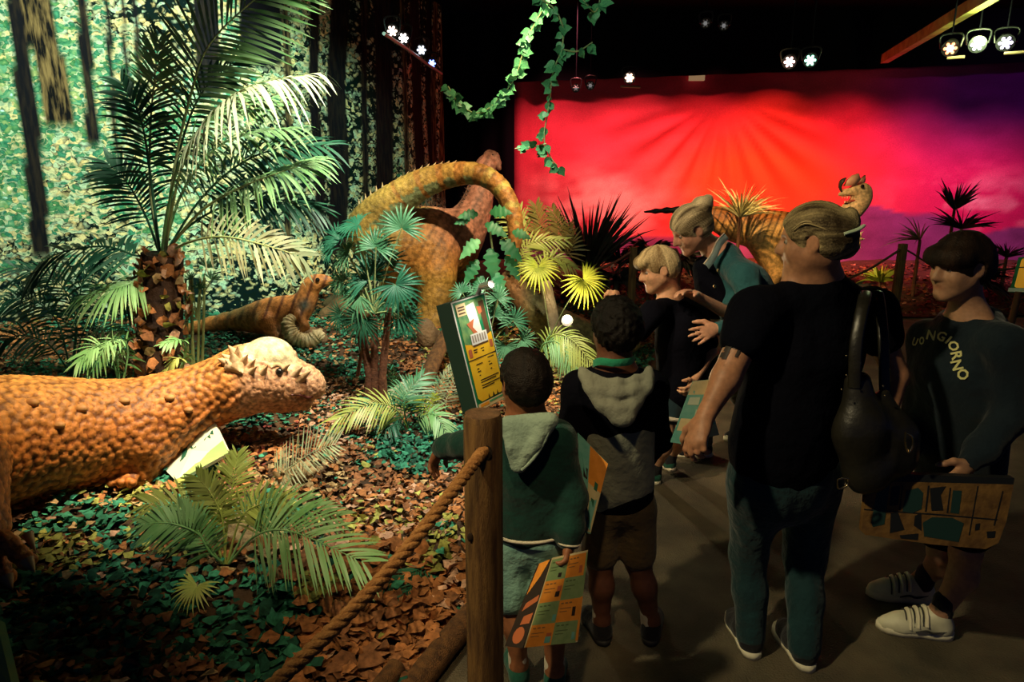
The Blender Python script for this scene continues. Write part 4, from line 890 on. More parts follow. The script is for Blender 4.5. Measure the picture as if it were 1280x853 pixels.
for lst in ([(1018, 300, 9.2, 10), (1040, 312, 9.15, 7), (1058, 304, 9.12, 5), (1066, 300, 9.12, 5)], [(950, 300, 9.35, 18), (970, 340, 9.3, 12), (955, 370, 9.3, 8), (962, 395, 9.3, 8)], [(975, 300, 9.6, 18), (1000, 345, 9.6, 12), (990, 392, 9.6, 8)]):
    p, r = spine(lst); B.chain(p, r, .05)
V, F = B.mesh(.015); px, py, zz = proj(V)
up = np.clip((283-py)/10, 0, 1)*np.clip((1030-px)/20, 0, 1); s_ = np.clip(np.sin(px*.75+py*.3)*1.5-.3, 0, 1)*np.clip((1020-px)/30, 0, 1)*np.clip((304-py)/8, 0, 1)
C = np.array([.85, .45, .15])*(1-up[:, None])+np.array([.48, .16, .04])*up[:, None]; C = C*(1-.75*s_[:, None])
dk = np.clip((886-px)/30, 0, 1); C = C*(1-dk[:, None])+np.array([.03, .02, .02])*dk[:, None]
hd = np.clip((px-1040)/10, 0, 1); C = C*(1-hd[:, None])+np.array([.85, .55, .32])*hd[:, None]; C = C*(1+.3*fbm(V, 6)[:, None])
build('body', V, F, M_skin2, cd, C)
M_crest = mat('crest_pink', (.85, .42, .32), .5, (.7, .3, .2), 12)
for pts_, w_, nm in ((((1056, 233, 9.28), (1060, 225, 9.28), (1067, 219, 9.28), (1074, 217, 9.28), (1076, 224, 9.28), (1070, 232, 9.28)), .05, 'crest'), (((1072, 231, 9.45), (1077, 224, 9.45), (1082, 219, 9.45), (1082, 226, 9.45), (1079, 232, 9.45)), .05, 'crest')):
    g = G(); g.slab(PL(pts_), (0, w_, 0)); g.make(nm, M_crest, cd)
g = G(); g.tube(crom(PL([(1052, 240, 9.30), (1050, 233, 9.30), (1053, 226, 9.30), (1058, 222, 9.30)]), 8), [.02, .04, .06, .01], 8, flat=.5); g.make('snout_horn', M_bk, cd)
e = P(1078, 233, 9.24); g = G(); g.ell(e, .025); g.make('eye', M_eye, cd)
g = G(); g.tube(PL([(1056, 253, 9.30), (1072, 250, 9.30)]), [.03, .04], 8, flat=.5); g.make('tongue', M_mouth, cd)
for i in range(7):
    a = P(1053+3.2*i, 245.5, 9.27); spikes('tooth', cd, [(a, a-np.array([0, 0, .035]), .009)], M_tooth)
    if i < 6: a = P(1056+3*i, 253.5, 9.28); spikes('tooth', cd, [(a, a+np.array([0, 0, .03]), .009)], M_tooth)
for dx, dy in ((8, -8), (10, -1), (6, 8), (-1, 12)):
    a = P(1068, 300, 9.1); b = P(1068+dx, 300+dy, 9.08); g = G(); g.tube(crom([a, a*.5+b*.5+np.array([.01, -.02, .01]), b], 6), [.038, .03, .012], 7); g.make('finger', mat('finger_skin', (.85, .5, .28), .5), cd); spikes('claw', cd, [(b, b+(b-a)*.35, .014)], M_tooth)
# ================================================================== signs, lamps, rocks, barrier behind
M_gframe = mat('sign_green', (.012, .20, .085), .4); M_gdark = mat('sign_dark_green', (.010, .035, .025), .5); M_white = mat('sign_white', (.80, .80, .76), .5); M_or = mat('sign_orange', (.92, .36, .02), .5); M_yel = mat('sign_yellow', (.95, .62, .03), .5); M_ink = mat('print_ink', (.03, .02, .01), .6)
M_cream = mat('sign_cream', (.78, .62, .32), .5); M_pg2 = mat('print_green', (.10, .42, .16), .5); M_brown = mat('print_brown', (.10, .05, .02), .6); M_pr = mat('print_red_brown', (.50, .14, .05), .6); M_metal = mat('dark_metal', (.03, .03, .032), .45, metal=.6)
class Face:
    """a flat board; uv (0..1 right, 0..1 down) to space, prints laid proud of the face"""
    def __init__(s, tl, tr, br, bl): s.c = [np.asarray(q, float) for q in (tl, tr, br, bl)]; s.n = nrm(np.cross(s.c[1]-s.c[0], s.c[0]-s.c[3]))
    def p(s, u, v, d=0.): a, b, c, e = s.c; return (a*(1-u)+b*u)*(1-v)+(e*(1-u)+c*u)*v + s.n*d
    def poly(s, uv, d, name, m, parent):
        p = np.array([s.p(u, v, d) for u, v in uv]); n = len(p); g = G(); c = p.mean(0)
        g.add(np.vstack([c[None], p]), T=[(0, 1+(i+1) % n, 1+i) for i in range(n)]); return g.make(name, m, parent, smooth=False)
    def rect(s, u0, v0, u1, v1, d, name, m, parent): return s.poly([(u0, v0), (u1, v0), (u1, v1), (u0, v1)], d, name, m, parent)
def rrect(u0, v0, u1, v1, r, asp=1., n=5):
    o = []
    for cx, cy, a0 in ((u1-r, v0+r*asp, -90), (u1-r, v1-r*asp, 0), (u0+r, v1-r*asp, 90), (u0+r, v0+r*asp, 180)):
        for i in range(n): a = math.radians(a0+90*i/(n-1)); o.append((cx+r*math.cos(a), cy+r*asp*math.sin(a)))
    return o
def textmesh(name, body, size, mtx, m, parent, align='CENTER', bold=0.):
    cu = bpy.data.curves.new(name, 'FONT'); cu.body = body; cu.size = size; cu.align_x = align; cu.align_y = 'CENTER'; cu.extrude = .0006; cu.offset = bold; cu.resolution_u = 2
    o = bpy.data.objects.new(name, cu); COL.objects.link(o); dg = bpy.context.evaluated_depsgraph_get(); me = bpy.data.meshes.new_from_object(o.evaluated_get(dg)); bpy.data.objects.remove(o)
    V = np.array([v.co[:] for v in me.vertices]); Mx = np.asarray(mtx); V = V @ Mx[:3, :3].T + Mx[:3, 3]
    me.vertices.foreach_set('co', (V-LOC[parent]).astype(np.float32).ravel()); me.materials.clear(); me.materials.append(m); me.update()
    q = bpy.data.objects.new(name, me); COL.objects.link(q); q.parent = parent; LOC[q] = LOC[parent]; return q
# ---------------------------------------------------- info board beside the post
tl, tr, br_, bl_ = P(563, 379, 2.92), P(605, 366, 3.10), P(633, 497, 2.98), P(597, 516, 2.78)
fc = Face(tl, tr, br_, bl_); back = -fc.n*.0
sg = thing('info_board', 'narrow slanted green and yellow dinosaur information board behind the barrier post', 'sign', np.array([bl_[0]+.05, bl_[1]+.1, float(gh(bl_[0]+.05, bl_[1]+.1))]))
dv = -fc.n*.05 + np.array([-.030, .0, 0])
g = G(); q = [fc.p(0, 0), fc.p(1, 0), fc.p(1, 1), fc.p(0, 1)]; g.slab(q[::-1], dv); g.make('board', M_gdark, sg, smooth=False)
for uv in ((0, 0, .035, 1), (0, 0, 1, .012), (.985, 0, 1, 1)): fc.rect(*uv, .0015, 'board_rim', M_white, sg)
fc.rect(.035, .012, .985, 1, .001, 'printed_ground', M_gframe, sg)
fc.poly(rrect(.10, .03, .93, .50, .10, .35), .002, 'picture', mat('print_jungle', (.06, .22, .09), .5, (.22, .40, .14), 30), sg)
fc.poly([(.34, .07), (.62, .05), (.70, .40), (.45, .42)], .003, 'picture_sky', mat('print_sky', (.80, .76, .72), .5), sg)
fc.poly([(.74, .06), (.90, .06), (.92, .40), (.78, .40)], .003, 'picture_tree', M_brown, sg)
fc.poly([(.66, .10), (.80, .11), (.80, .16), (.70, .18)], .0035, 'picture_beast', M_pr, sg)
fc.poly([(.28, .23), (.52, .20), (.40, .25), (.56, .34), (.46, .36), (.36, .28)], .0035, 'picture_beast', M_pr, sg)
fc.rect(.09, .035, .36, .145, .004, 'name_plate', M_cream, sg)
for v in (.06, .085, .115): fc.rect(.13, v, .32, v+.014, .0048, 'text_line', M_brown, sg)
fc.poly([(.10, .40), (.36, .43), (.95, .36), (.95, .90), (.86, .925), (.20, .93), (.10, .89)], .003, 'yellow_field', mat('sign_amber', (.95, .50, .02), .5, (.95, .62, .03), 4), sg)
fc.rect(.30, .33, .80, .43, .005, 'title_plate', M_white, sg)
for i in range(6): fc.rect(.335+.075*i, .345, .375+.075*i, .412, .0056, 'title_letter', mat('print_grey_brown', (.33, .27, .22), .6), sg)
fc.rect(.32, .432, .79, .445, .0045, 'title_shadow', M_brown, sg)
fc.rect(.08, .548, .96, .557, .004, 'rule', M_ink, sg)
for uv in ((.15, .455, .25, .53), (.82, .43, .92, .50)): fc.poly(rrect(*uv, .03, .3), .004, 'picture_symbol', M_pr, sg)
for u, v, w_ in ((.30, .47, .12), (.30, .49, .10), (.52, .475, .1), (.55, .50, .06), (.28, .60, .2), (.66, .575, .2), (.28, .64, .06), (.28, .665, .1), (.66, .615, .06), (.66, .64, .1), (.30, .70, .05), (.68, .68, .05), (.30, .745, .6), (.30, .765, .5), (.30, .795, .6), (.30, .815, .4)): fc.rect(u, v, u+w_, v+.009, .004, 'text_line', M_ink, sg)
for u, w_ in ((.42, .05), (.56, .07), (.70, .06)): fc.poly([(u, .925), (u+w_*.5, .885), (u+w_, .925)], .0045, 'print_silhouette', M_ink, sg)
fc.rect(.06, .94, .97, .995, .004, 'footer', M_cream, sg); fc.rect(.12, .95, .40, .975, .0048, 'footer_block', M_or, sg); fc.rect(.42, .95, .92, .965, .0048, 'footer_block', M_pg2, sg)
a = fc.p(.5, .8, -.05); g = G(); g.tube([a, np.array([a[0], a[1]+.12, float(gh(a[0], a[1]+.12))-.02])], [.022, .022], 10); g.make('stand', M_metal, sg)
a = P(600, 352, 3.1); g = G(); g.tube([fc.p(.85, .0, -.01), fc.p(.85, -.06, .02)], [.012, .009], 8); g.tube([fc.p(.85, -.06, .02), fc.p(.78, -.045, .10)], [.014, .018], 8); g.make('reading_lamp', mat('lamp_steel', (.5, .5, .5), .35, metal=.8), sg)
spot(fc.p(.78, -.07, .14), fc.p(.5, .6, 0), (1, .9, .7), 5, 110, .8, .02)
# ---------------------------------------------------- board lying on its back below the horned dinosaur's chest
f2 = Face(P(190, 572, 3.50), P(262, 516, 3.62), P(286, 566, 3.44), P(221, 602, 3.28))
b2 = thing('tilted_board', 'pale tilted board with dark green dinosaur silhouettes under the horned dinosaur neck', 'sign', f2.p(.5, 1)-np.array([0, 0, .02]))
g = G(); g.slab([f2.p(0, 0), f2.p(1, 0), f2.p(1, 1), f2.p(0, 1)][::-1], -f2.n*.02); g.make('board', mat('board_pale', (.72, .74, .52), .5, (.80, .80, .62), 3), b2, smooth=False)
M_sil = mat('print_silhouette_green', (.015, .10, .05), .6); f2.poly([(.05, .86), (.25, .80), (.5, .88), (.7, .76), (1, .70), (1, 1), (0, 1)], .001, 'printed_hills', mat('print_hill_green', (.36, .50, .16), .6, (.26, .42, .14), 6), b2)
for uv in ([(.44, .34), (.48, .34), (.44, .46), (.34, .58), (.30, .72), (.28, .64), (.24, .72), (.24, .62), (.18, .64), (.30, .52), (.36, .42)], [(.50, .40), (.58, .43), (.62, .38), (.58, .50), (.51, .48)], [(.78, .26), (.81, .25), (.86, .34), (.93, .39), (.91, .48), (.86, .42), (.84, .52), (.80, .44), (.74, .48), (.74, .38)]): f2.poly(uv, .0015, 'printed_silhouette', M_sil, b2)
# green edge of another board at the lower left corner
g = G(); a, b, c, d = P(-30, 772, 1.95), P(-2, 786, 1.95), P(16, 862, 1.80), P(-40, 862, 1.80); g.slab([a, d, c, b], (0, .03, 0)); tag(g.make('board_corner', mat('edge_green', (.12, .36, .18), .5, (.3, .4, .12), 8), smooth=False), 'green corner of a board in the darkness at the lower left', 'sign')
# ---------------------------------------------------- rocks, driftwood, ridged shell
M_rock = mat('rock_brown', (.22, .13, .06), .85, (.10, .06, .03), 7, .8, 30); M_rock2 = mat('rock_tan', (.42, .30, .14), .85, (.26, .17, .08), 9, .8, 35)
def rock(label, c, r, m=M_rock, seed=0):
    B = Body(); c = np.asarray(c, float); rg = np.random.default_rng(seed)
    for i in range(5): B.el(c+rg.normal(0, .32, 3)*r, np.asarray(r)*rg.uniform(.45, .75), k=.02)
    B.disp = lambda Q: .012*vnoise(Q, 12)
    V, F = B.mesh(max(r)/11); return tag(build('rock', V, F, m), label, 'rock')
q = ground(382, 432); rock('rough brown rock under the pale ridged shell', q+np.array([0, .05, .05]), (.20, .13, .12), M_rock, 1)
q = ground(530, 440); rock('tall brown rock left of the information board', q+np.array([.02, .1, .12]), (.12, .10, .22), M_rock, 2)
q = ground(420, 405); rock('dim brown boulder behind the ridged shell', q+np.array([0, .25, .1]), (.28, .2, .18), M_rock, 3)
q = ground(385, 604); rock('low tan rock under the whitish fern frond', q+np.array([0, .03, .0]), (.17, .13, .10), M_rock2, 4)
q = ground(298, 690); rock('tan rock behind the nearest green palm', q+np.array([0, .06, .02]), (.13, .10, .12), M_rock2, 5)
q = ground(640, 455); rock('pale brown rock between the sign board and the lamp', q+np.array([0, .06, .02]), (.13, .10, .10), M_rock2, 8)
a, b = ground(524, 492), P(566, 402, 5.6); log('driftwood_log', a, b, .06, 'dark diagonal driftwood log leaning left of the information board')
g = G(); p = crom(PL([(366, 396, 5.75), (360, 404, 5.7), (363, 416, 5.68), (374, 425, 5.68), (388, 426, 5.68), (398, 419, 5.7), (404, 424, 5.7)]), 60)
g.tube(p, np.interp(np.linspace(0, 1, 60), [0, .3, .6, .85, 1], [.035, .066, .062, .055, .02])*(1+.14*np.sin(np.arange(60)*1.9)), 14)
tag(g.make('ridged_shell', mat('shell_pale', (.55, .48, .28), .6, (.38, .30, .14), 14, .3, 60)), 'pale ridged curled shell on a rock right of the striped dinosaur', 'fossil')
a, b = P(682, 352, 5.7), P(703, 402, 5.6); log('pale_stake', np.array([b[0]+.03, b[1], float(gh(b[0], b[1]))]), a, .055, 'pale peeled wooden stake behind the bright ground lamp', .05); bpy.data.objects['pale_stake'].data.materials[0] = mat('stake_pale', (.5, .4, .24), .8, (.3, .22, .12), 10, .5, 40)
# ---------------------------------------------------- lamps
M_can = mat('lamp_black', (.012, .012, .014), .4, spec=.5)
def par(label, c, aim, ecol, es, r=.085, dots=7, group=None):
    c = np.asarray(c, float); d = nrm(np.asarray(aim, float)-c); R = frame(d); t = thing('stage_lamp', label, 'lamp', c, group)
    g = G(); g.tube([c-d*.16, c-d*.14, c-d*.02, c+d*.02], [.03, r*.8, r, r*1.05], 16); g.make('can', M_can, t)
    g = G(); g.tube(crom([c+R[:, 0]*r*1.1, c+R[:, 0]*r*1.2+np.array([0, 0, .12]), c-R[:, 0]*r*1.2+np.array([0, 0, .12]), c-R[:, 0]*r*1.1], 12), [.010], 6); g.make('yoke', M_can, t)
    m = mat('led_%d' % len(MATS), ecol, .3, emis=ecol, es=min(es, 5)); mc = mat('ledc_%d' % len(MATS), ecol, .3, emis=tuple(.5+.5*q for q in ecol), es=es)
    for i in range(dots):
        a = 2*PI*i/max(1, dots-1); o = 0 if i == 0 else r*.6; g = G(); g.ell(c+d*.022+R[:, 0]*o*math.cos(a)+R[:, 2]*o*math.sin(a), r*(.42 if i == 0 else .20), nu=8, nv=6); g.make('lens', mc if i == 0 else m, t)
    g = G(); g.tube([c+np.array([0, 0, .12]), np.array([c[0], c[1], 4.31])], [.008], 6); g.make('hanger', M_black, t)
    return t
eyept = np.array([0, 0, 1.8])
LP = [('first lamp of the row along the forest backdrop', 491, 38, 3.2, (1, .75, .6), 6), ('second lamp of the row along the forest backdrop', 505, 47, 3.2, (1, .9, .85), 8), ('third lamp of the row along the forest backdrop', 527, 62, 3.2, (.8, .85, 1), 5), ('fourth lamp, blue, of the row along the forest backdrop', 540, 79, 3.2, (.2, .3, 1), 4),
      ('orange glowing ceiling lamp over the middle of the sunset backdrop', 787, 97, 3.0, (1, .55, .35), 60), ('pinkish white ceiling lamp left of the green one', 987, 77, 3.0, (1, .55, .5), 40), ('green white ceiling lamp beside the pinkish one', 1013, 75, 3.0, (.3, 1, .6), 25),
      ('orange red lamp at the lower side of the yellow batten', 1188, 60, 3.0, (1, .25, .1), 12), ('brightest green white ceiling lamp right of the yellow batten', 1222, 55, 3.0, (.8, 1, .75), 80), ('violet white ceiling lamp in the upper right corner', 1257, 53, 3.0, (.8, .7, 1), 14)]
for i, (lab, x, y, z, c, es) in enumerate(LP): par(lab, Pz(x, y, z), eyept+np.array([.4*(i-5), 2, -1.2]), c, es, .075 if i > 3 else .065)
M_off = mat('lens_unlit', (.15, .15, .15), .2)
for lab, x, y in (('unlit dark ceiling lamp left of the orange glowing lamp', 738, 107), ('leftmost unlit lamp above the sunset backdrop', 720, 110), ('dim upper ceiling lamp near the top edge', 882, 29), ('dim upper ceiling lamp, right one of the pair near the top edge', 905, 32)):
    t = par(lab, Pz(x, y, 3.0 if y > 50 else 3.6), eyept+np.array([0, 3, 0]), (.12, .11, .10), .3, .06)
rp = [Pz(x, y, 3.10) for x, y in ((480, 42), (510, 62), (534, 80), (552, 92))]
g = G(); g.tube(crom(rp, 20), [.018], 8); tag(g.make('lamp_rail', mat('rail_grey', (.4, .42, .4), .4, metal=.5)), 'pale rail under the row of lamps along the forest backdrop', 'rail')
for (x0, y0, x1, y1, lab) in ((776, 108, 800, 109, 'short pale bar below the orange glowing lamp'), (1184, 73, 1206, 71, 'short orange lit bar below the orange red lamp'), (1255, 67, 1282, 65, 'short white bar below the violet lamp')):
    g = G(); g.tube([Pz(x0, y0, 2.9), Pz(x1, y1, 2.9)], [.015], 8); tag(g.make('lamp_bar', mat('bar_ochre', (.5, .35, .2), .5)), lab, 'bar')
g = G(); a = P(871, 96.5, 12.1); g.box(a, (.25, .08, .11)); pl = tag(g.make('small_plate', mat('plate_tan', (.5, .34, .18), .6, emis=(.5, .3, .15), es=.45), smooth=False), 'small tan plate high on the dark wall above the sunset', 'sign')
q = Pz(1222, 55, 3.0)+np.array([-.05, -.12, 0]); d = bpy.data.lights.new('lamp_glow', 'POINT'); d.energy = 26; d.color = (.75, 1, .4); d.shadow_soft_size = .05; o = bpy.data.objects.new('lamp_glow', d); COL.objects.link(o); o.location = Vector(q); o['kind'] = 'helper'
spot(q+np.array([0, .25, .05]), Pz(1150, 56, 3.32), (.85, 1, .35), 60, 50, .9)
# bright floor lamp among the plants
c = P(709, 401, 5.15); lp = thing('ground_lamp', 'small bright floodlight among the plants in front of the olive dinosaur', 'lamp', np.array([c[0], c[1], float(gh(c[0], c[1]))]))
g = G(); g.tube([c+np.array([0, .10, 0]), c+np.array([0, .09, 0]), c+np.array([0, .012, 0]), c], [.02, .03, .042, .045], 14); g.make('can', M_can, lp)
g = G(); g.tube([c+np.array([0, .05, -.03]), np.array([c[0], c[1]+.05, float(gh(c[0], c[1]))-.05])], [.01], 8); g.make('stake', M_can, lp)
g = G(); g.ell(c, (.021, .012, .021)); g.make('lens', mat('floodlight', (1, .9, .7), .3, emis=(1, .86, .62), es=180), lp)
d = bpy.data.lights.new('floodlight_beam', 'POINT'); d.energy = 26; d.color = (1, .78, .45); d.shadow_soft_size = .03; o = bpy.data.objects.new('floodlight_beam', d); COL.objects.link(o); o.location = Vector(c+np.array([0, -.05, .03])); o['kind'] = 'helper'
# ---------------------------------------------------- barrier at the far side
for px_, yt, Yp, lab in ((1129, 305, 8.35, 'dark barrier post beside the lime green plant'), (792, 309, 8.0, 'thin dark barrier post left of the blond boy')):
    t = P(px_, yt, Yp); round_post('far_post', (t[0], t[1], 0), t[2], .055 if px_ > 1000 else .045, lab)
M_rd = mat('rope_dark', (.10, .05, .03), .9)
rope('far_rope', [P(1126, 312, 8.33), P(1080, 340, 8.2), P(1040, 352, 8.1), P(990, 345, 8.0)], .016, 'dark rope running left from the dark barrier post', M_rd, 20, n=70)
rope('far_rope', [P(790, 314, 8.0), P(768, 328, 7.8), P(745, 336, 7.6), P(700, 330, 7.3)], .016, 'reddish rope sagging left from the thin dark barrier post', mat('rope_red_brown', (.22, .06, .04), .9), 20, n=70)
rope('far_rope', [P(1132, 312, 8.35), P(1180, 338, 8.45), P(1235, 337, 8.5), P(1300, 335, 8.5)], .012, 'thin dark rope running right from the dark barrier post', M_rd, 20, n=70)
# yellow board at the right edge
f3 = Face(P(1273, 322, 6.6), P(1312, 318, 6.5), P(1300, 366, 6.3), P(1262, 364, 6.4)); b3 = thing('info_board', 'orange and green information board cut off by the right edge of the picture', 'sign', np.array([f3.p(.2, 1)[0], 6.4, 0]))
g = G(); g.slab([f3.p(0, 0), f3.p(1, 0), f3.p(1, 1), f3.p(0, 1)][::-1], -f3.n*.03); g.make('board', M_gframe, b3, smooth=False)
f3.poly(rrect(.12, .05, .95, .90, .08, .8), .002, 'printed_field', mat('sign_orange_glow', (.95, .45, .03), .5, emis=(.95, .4, .03), es=.25), b3); f3.rect(.1, .30, .96, .33, .003, 'rule', M_ink, b3); f3.rect(-.06, .91, 1, 1.02, .003, 'board_rim', M_white, b3)  # weak emission added to the printed field so it looks lit
g = G(); a = f3.p(.3, 1); g.tube([a, (a[0], a[1]+.05, 0)], [.03], 8); g.make('stand', mat('stand_wood', (.2, .11, .05), .8), b3)
# ================================================================== people
def skinm(name): return mat(name, (.5, .3, .2), .5, attr='col', ns=60, spec=.35, sss=.08, bump=.05, bs=120, mul=.2)
M_hair = mat('hair', (.1, .08, .05), .6, attr='col', ns=160, spec=.2, bump=.35, bs=220, mul=.35)
M_ball = mat('eye_white', (.30, .25, .21), .35); M_iris = mat('eye_iris', (.02, .015, .01), .15)
def cloth(name, c, c2=None, bump=.5, bs=22, rough=.85): return mat(name, c, rough, c2 or tuple(x*.75 for x in c), 9, bump, bs, spec=.2, sheen=.15)
def wr(amp=.004, f=14, st=(1, 1, .45)):
    st = np.array(st); return lambda Q: amp*(np.abs(vnoise(Q*st, f))*1.6 + .6*vnoise(Q*st, f*2.1))
class Head:
    def __init__(s, c, f, H, tilt=(0, 0, 1)): s.c = np.asarray(c, float); s.R = frame(f, tilt); s.H = H
    def L(s, x, y, z): return s.c + s.R @ (np.array([x, y, z])*s.H)
    def loc(s, Q): return ((Q-s.c) @ s.R)/s.H
    def prims(s, B, fat=1.):
        H = s.H; L = s.L; R = s.R
        B.el(L(0, -.04, .14), (.325*H, .41*H, .36*H), R, .03); B.el(L(0, .14, -.12), (.25*H*fat, .235*H, .37*H), R, .03)
        for x in (-1, 1):
            B.rc(L(.20*x, .02, -.20), L(.06*x, .28, -.41), .085*H*fat, .07*H, .04); B.el(L(.15*x, .24, -.13), .105*H*fat, k=.03); B.rc(L(.06*x, .355, .085), L(.18*x, .29, .085), .045*H, .04*H, .02)
        B.el(L(0, .315, -.43), .065*H, k=.02)
        for x in (-1, 1): B.el(L(.135*x, .40, .015), (.075*H, .06*H, .05*H), R, .02, 's')
        B.chain([L(0, .36, .06), L(0, .43, -.06), L(0, .475, -.125)], [.035*H, .04*H, .045*H], .015); B.rc(L(-.05, .40, -.145), L(.05, .40, -.145), .035*H, k=.015); B.el(L(0, .41, -.115), .05*H, k=.015)
        B.rc(L(-.07, .355, -.245), L(.07, .355, -.245), .03*H, k=.012); B.rc(L(0, .385, -.245), L(0, .386, -.246), .026*H, k=.015); B.rc(L(-.06, .35, -.305), L(.06, .35, -.305), .032*H, k=.012)
        B.rc(L(-.10, .42, -.275), L(.10, .42, -.275), .012*H, k=.008, op='s')
        for x in (-1, 1):
            B.el(L(.335*x, -.04, -.02), (.028*H, .075*H, .125*H), s.R @ rotz(.35*x), .012); B.el(L(.375*x, -.02, .0), (.02*H, .04*H, .07*H), s.R @ rotz(.35*x), .01, 's')
    def skincol(s, V, C, lip):
        q = s.loc(V); m = np.exp(-((q[:, 0])/.10)**4-((q[:, 2]+.275)/.045)**4)*(q[:, 1] > .30); C = C*(1-.6*m[:, None])+np.array(lip)*.6*m[:, None]
        b = np.exp(-((np.abs(q[:, 0])-.12)/.07)**4-((q[:, 2]-.10)/.018)**2)*(q[:, 1] > .25); return C*(1-.6*b[:, None])
    def eyes(s, parent, iris=None):
        for x in (-1, 1):
            c = s.L(.135*x, .312, .010); g = G(); g.ell(c, .052*s.H, nu=10, nv=8); e = g.make('eye', M_ball, parent); g = G(); g.ell(s.L(.138*x, .349, .008), .024*s.H, nu=8, nv=6); g.make('iris', M_iris, e)
def rotz(a): c, s_ = math.cos(a), math.sin(a); return np.array([[c, -s_, 0], [s_, c, 0], [0, 0, 1.]])
def hand(B, w, d, n, t, s=1., curl=(.35, .4, .3), spread=.10, thumb=.6, k=.006):
    """w wrist, d along the hand, n palm side, t towards the thumb; curl = bend at each finger joint"""
    d = nrm(d); n = nrm(np.asarray(n)-d*np.dot(n, d)); t0 = np.cross(n, d); t = t0 if np.dot(t0, t) > 0 else -t0; w = np.asarray(w, float)
    B.el(w+d*.050*s, (.036*s, .055*s, .017*s), np.stack([t, d, n], 1), .012); B.rc(w-d*.02*s, w+d*.03*s, .024*s, .024*s, .02, dep=n, sq=1.35)
    for i, (o, L_) in enumerate(((.029, .072), (.010, .080), (-.009, .074), (-.027, .058))):
        p = w+d*(.088-.006*abs(i-1))*s+t*o*s; dd = nrm(d+t*spread*(1.3-i*.9)); pts = [w+d*.05*s+t*o*.8*s, p]; nn = n
        for q, c in zip((.45, .31, .24), curl):
            a = c*(1+.12*(i-1)); dd, nn = dd*math.cos(a)+nn*math.sin(a), nn*math.cos(a)-dd*math.sin(a); pts.append(pts[-1]+dd*L_*q*s)
        B.chain(pts, [.010*s, .0098*s, .0088*s, .0078*s, .0066*s], k)
    p = w+d*.022*s+t*.024*s; d1 = nrm(t*.75+d*.65+n*thumb*.4); p1 = p+d1*.042*s; d2 = nrm(d*.85+t*.35+n*thumb*.6); p2 = p1+d2*.032*s; p3 = p2+nrm(d2+n*thumb*.4)*.024*s
    B.chain([p, p1, p2, p3], [.016*s, .0125*s, .0105*s, .008*s], k*1.5)
def shoe(parent, heel, d, Ln, mu, ms, side=1, laces=None, toe=None, high=.0, name='shoe'):
    heel = np.array([heel[0], heel[1], 0.]); d = np.array([d[0], d[1], 0.]); d = nrm(d); r = np.array([d[1], -d[0], 0]); u = np.array([0, 0, 1.]); s = Ln/.27
    W = lambda x, y, z: heel+r*x*s+d*y*s+u*z*s
    B = Body(); B.rc(W(0, .045, .05), W(0, .06, .085+high), .040*s, .038*s, .03); B.chain([W(0, .05, .045), W(0, .13, .045), W(-.004*side, .19, .032), W(-.006*side, .235, .026)], [.040*s, .042*s, .042*s, .033*s], .03); B.rc(W(0, .06, .085), W(0, .14, .055), .034*s, .03*s, .03)
    B.el(W(0, .055, .135+high), (.027*s, .034*s, .05*s), np.stack([r, d, u], 1), .01, 's'); B.plane(W(0, 0, .014), (0, 0, -1))
    V, F = B.mesh(.0055*max(s, .8)); o = build(name, V, F, mu, parent)
    y = np.linspace(0, 1, 25); wd = np.interp(y, [0, .03, .1, .25, .45, .7, .88, .97, 1], [.006, .024, .036, .039, .036, .047, .040, .022, .004])
    out = [W(a, b*.278-.004, 0) for a, b in zip(wd, y)]+[W(-a-.004*math.sin(PI*b), b*.278-.004, 0) for a, b in zip(wd[::-1], y[::-1])]
    g = G(); g.slab(np.array(out)+u*.001, u*.026*s); g.make('sole', ms, o)
    if laces is not None:
        for i in range(4):
            yy, zz = .105+.025*i, .092-.011*i; g = G(); g.tube(crom([W(-.026, yy-.008, zz-.012), W(0, yy, zz+.004), W(.026, yy+.008, zz-.012)], 7), [.0035*s], 6); g.make('lace', laces, o)
    if toe is not None:
        g = G(); g.ell(W(-.005*side, .232, .030), (.038*s, .036*s, .022*s), np.stack([r, d, u], 1)); g.make('toe_cap', toe, o)
    return o, W(0, .058, .10+high)
def sole_mats(): pass
def skin_obj(parent, B, h, tone, heads=(), lip=None):
    V, F = B.mesh(h); C = np.tile(np.array(tone), (len(V), 1))*(1+.10*fbm(V, 18, 2)[:, None])
    for hd in heads: C = hd.skincol(V, C, lip or (tone[0]*.8, tone[1]*.55, tone[2]*.55))
    return build('body', V, F, skinm('skin'), parent, C)
def cl(parent, name, B, m, h=.0075, wamp=.004, f=14):
    if wamp: B.disp = wr(wamp, f)
    V, F = B.mesh(h); return build(name, V, F, m, parent)
def hairobj(parent, B, hd, h, c1, c2, axis='up', freq=36, amp=.0025, name='hair', jit=1.):
    def ph(Q):
        q = hd.loc(Q); return np.arctan2(q[..., 0], q[..., 1]+.08) if axis == 'up' else np.arctan2(q[..., 0], q[..., 2]-.0)
    def strand(Q):
        q = hd.loc(Q); a = ph(Q); return vnoise(np.stack([a*freq/4, q[..., 1]*1.2, q[..., 2]*1.2], -1))
    B.disp = lambda Q: -amp*np.abs(strand(Q))*1.5 - amp*.7*jit*vnoise(Q, 60 if jit < 1.5 else 95)
    V, F = B.mesh(h); q_ = hd.loc(V); t = np.clip(strand(V)*.45+.9*vnoise(np.stack([ph(V)*4.5, q_[:, 1]*2.2, q_[:, 2]*2.2], -1))+.42, 0, 1)[:, None]; C = np.array(c1)*(1-t)+np.array(c2)*t
    return build(name, V, F, M_hair, parent, C)
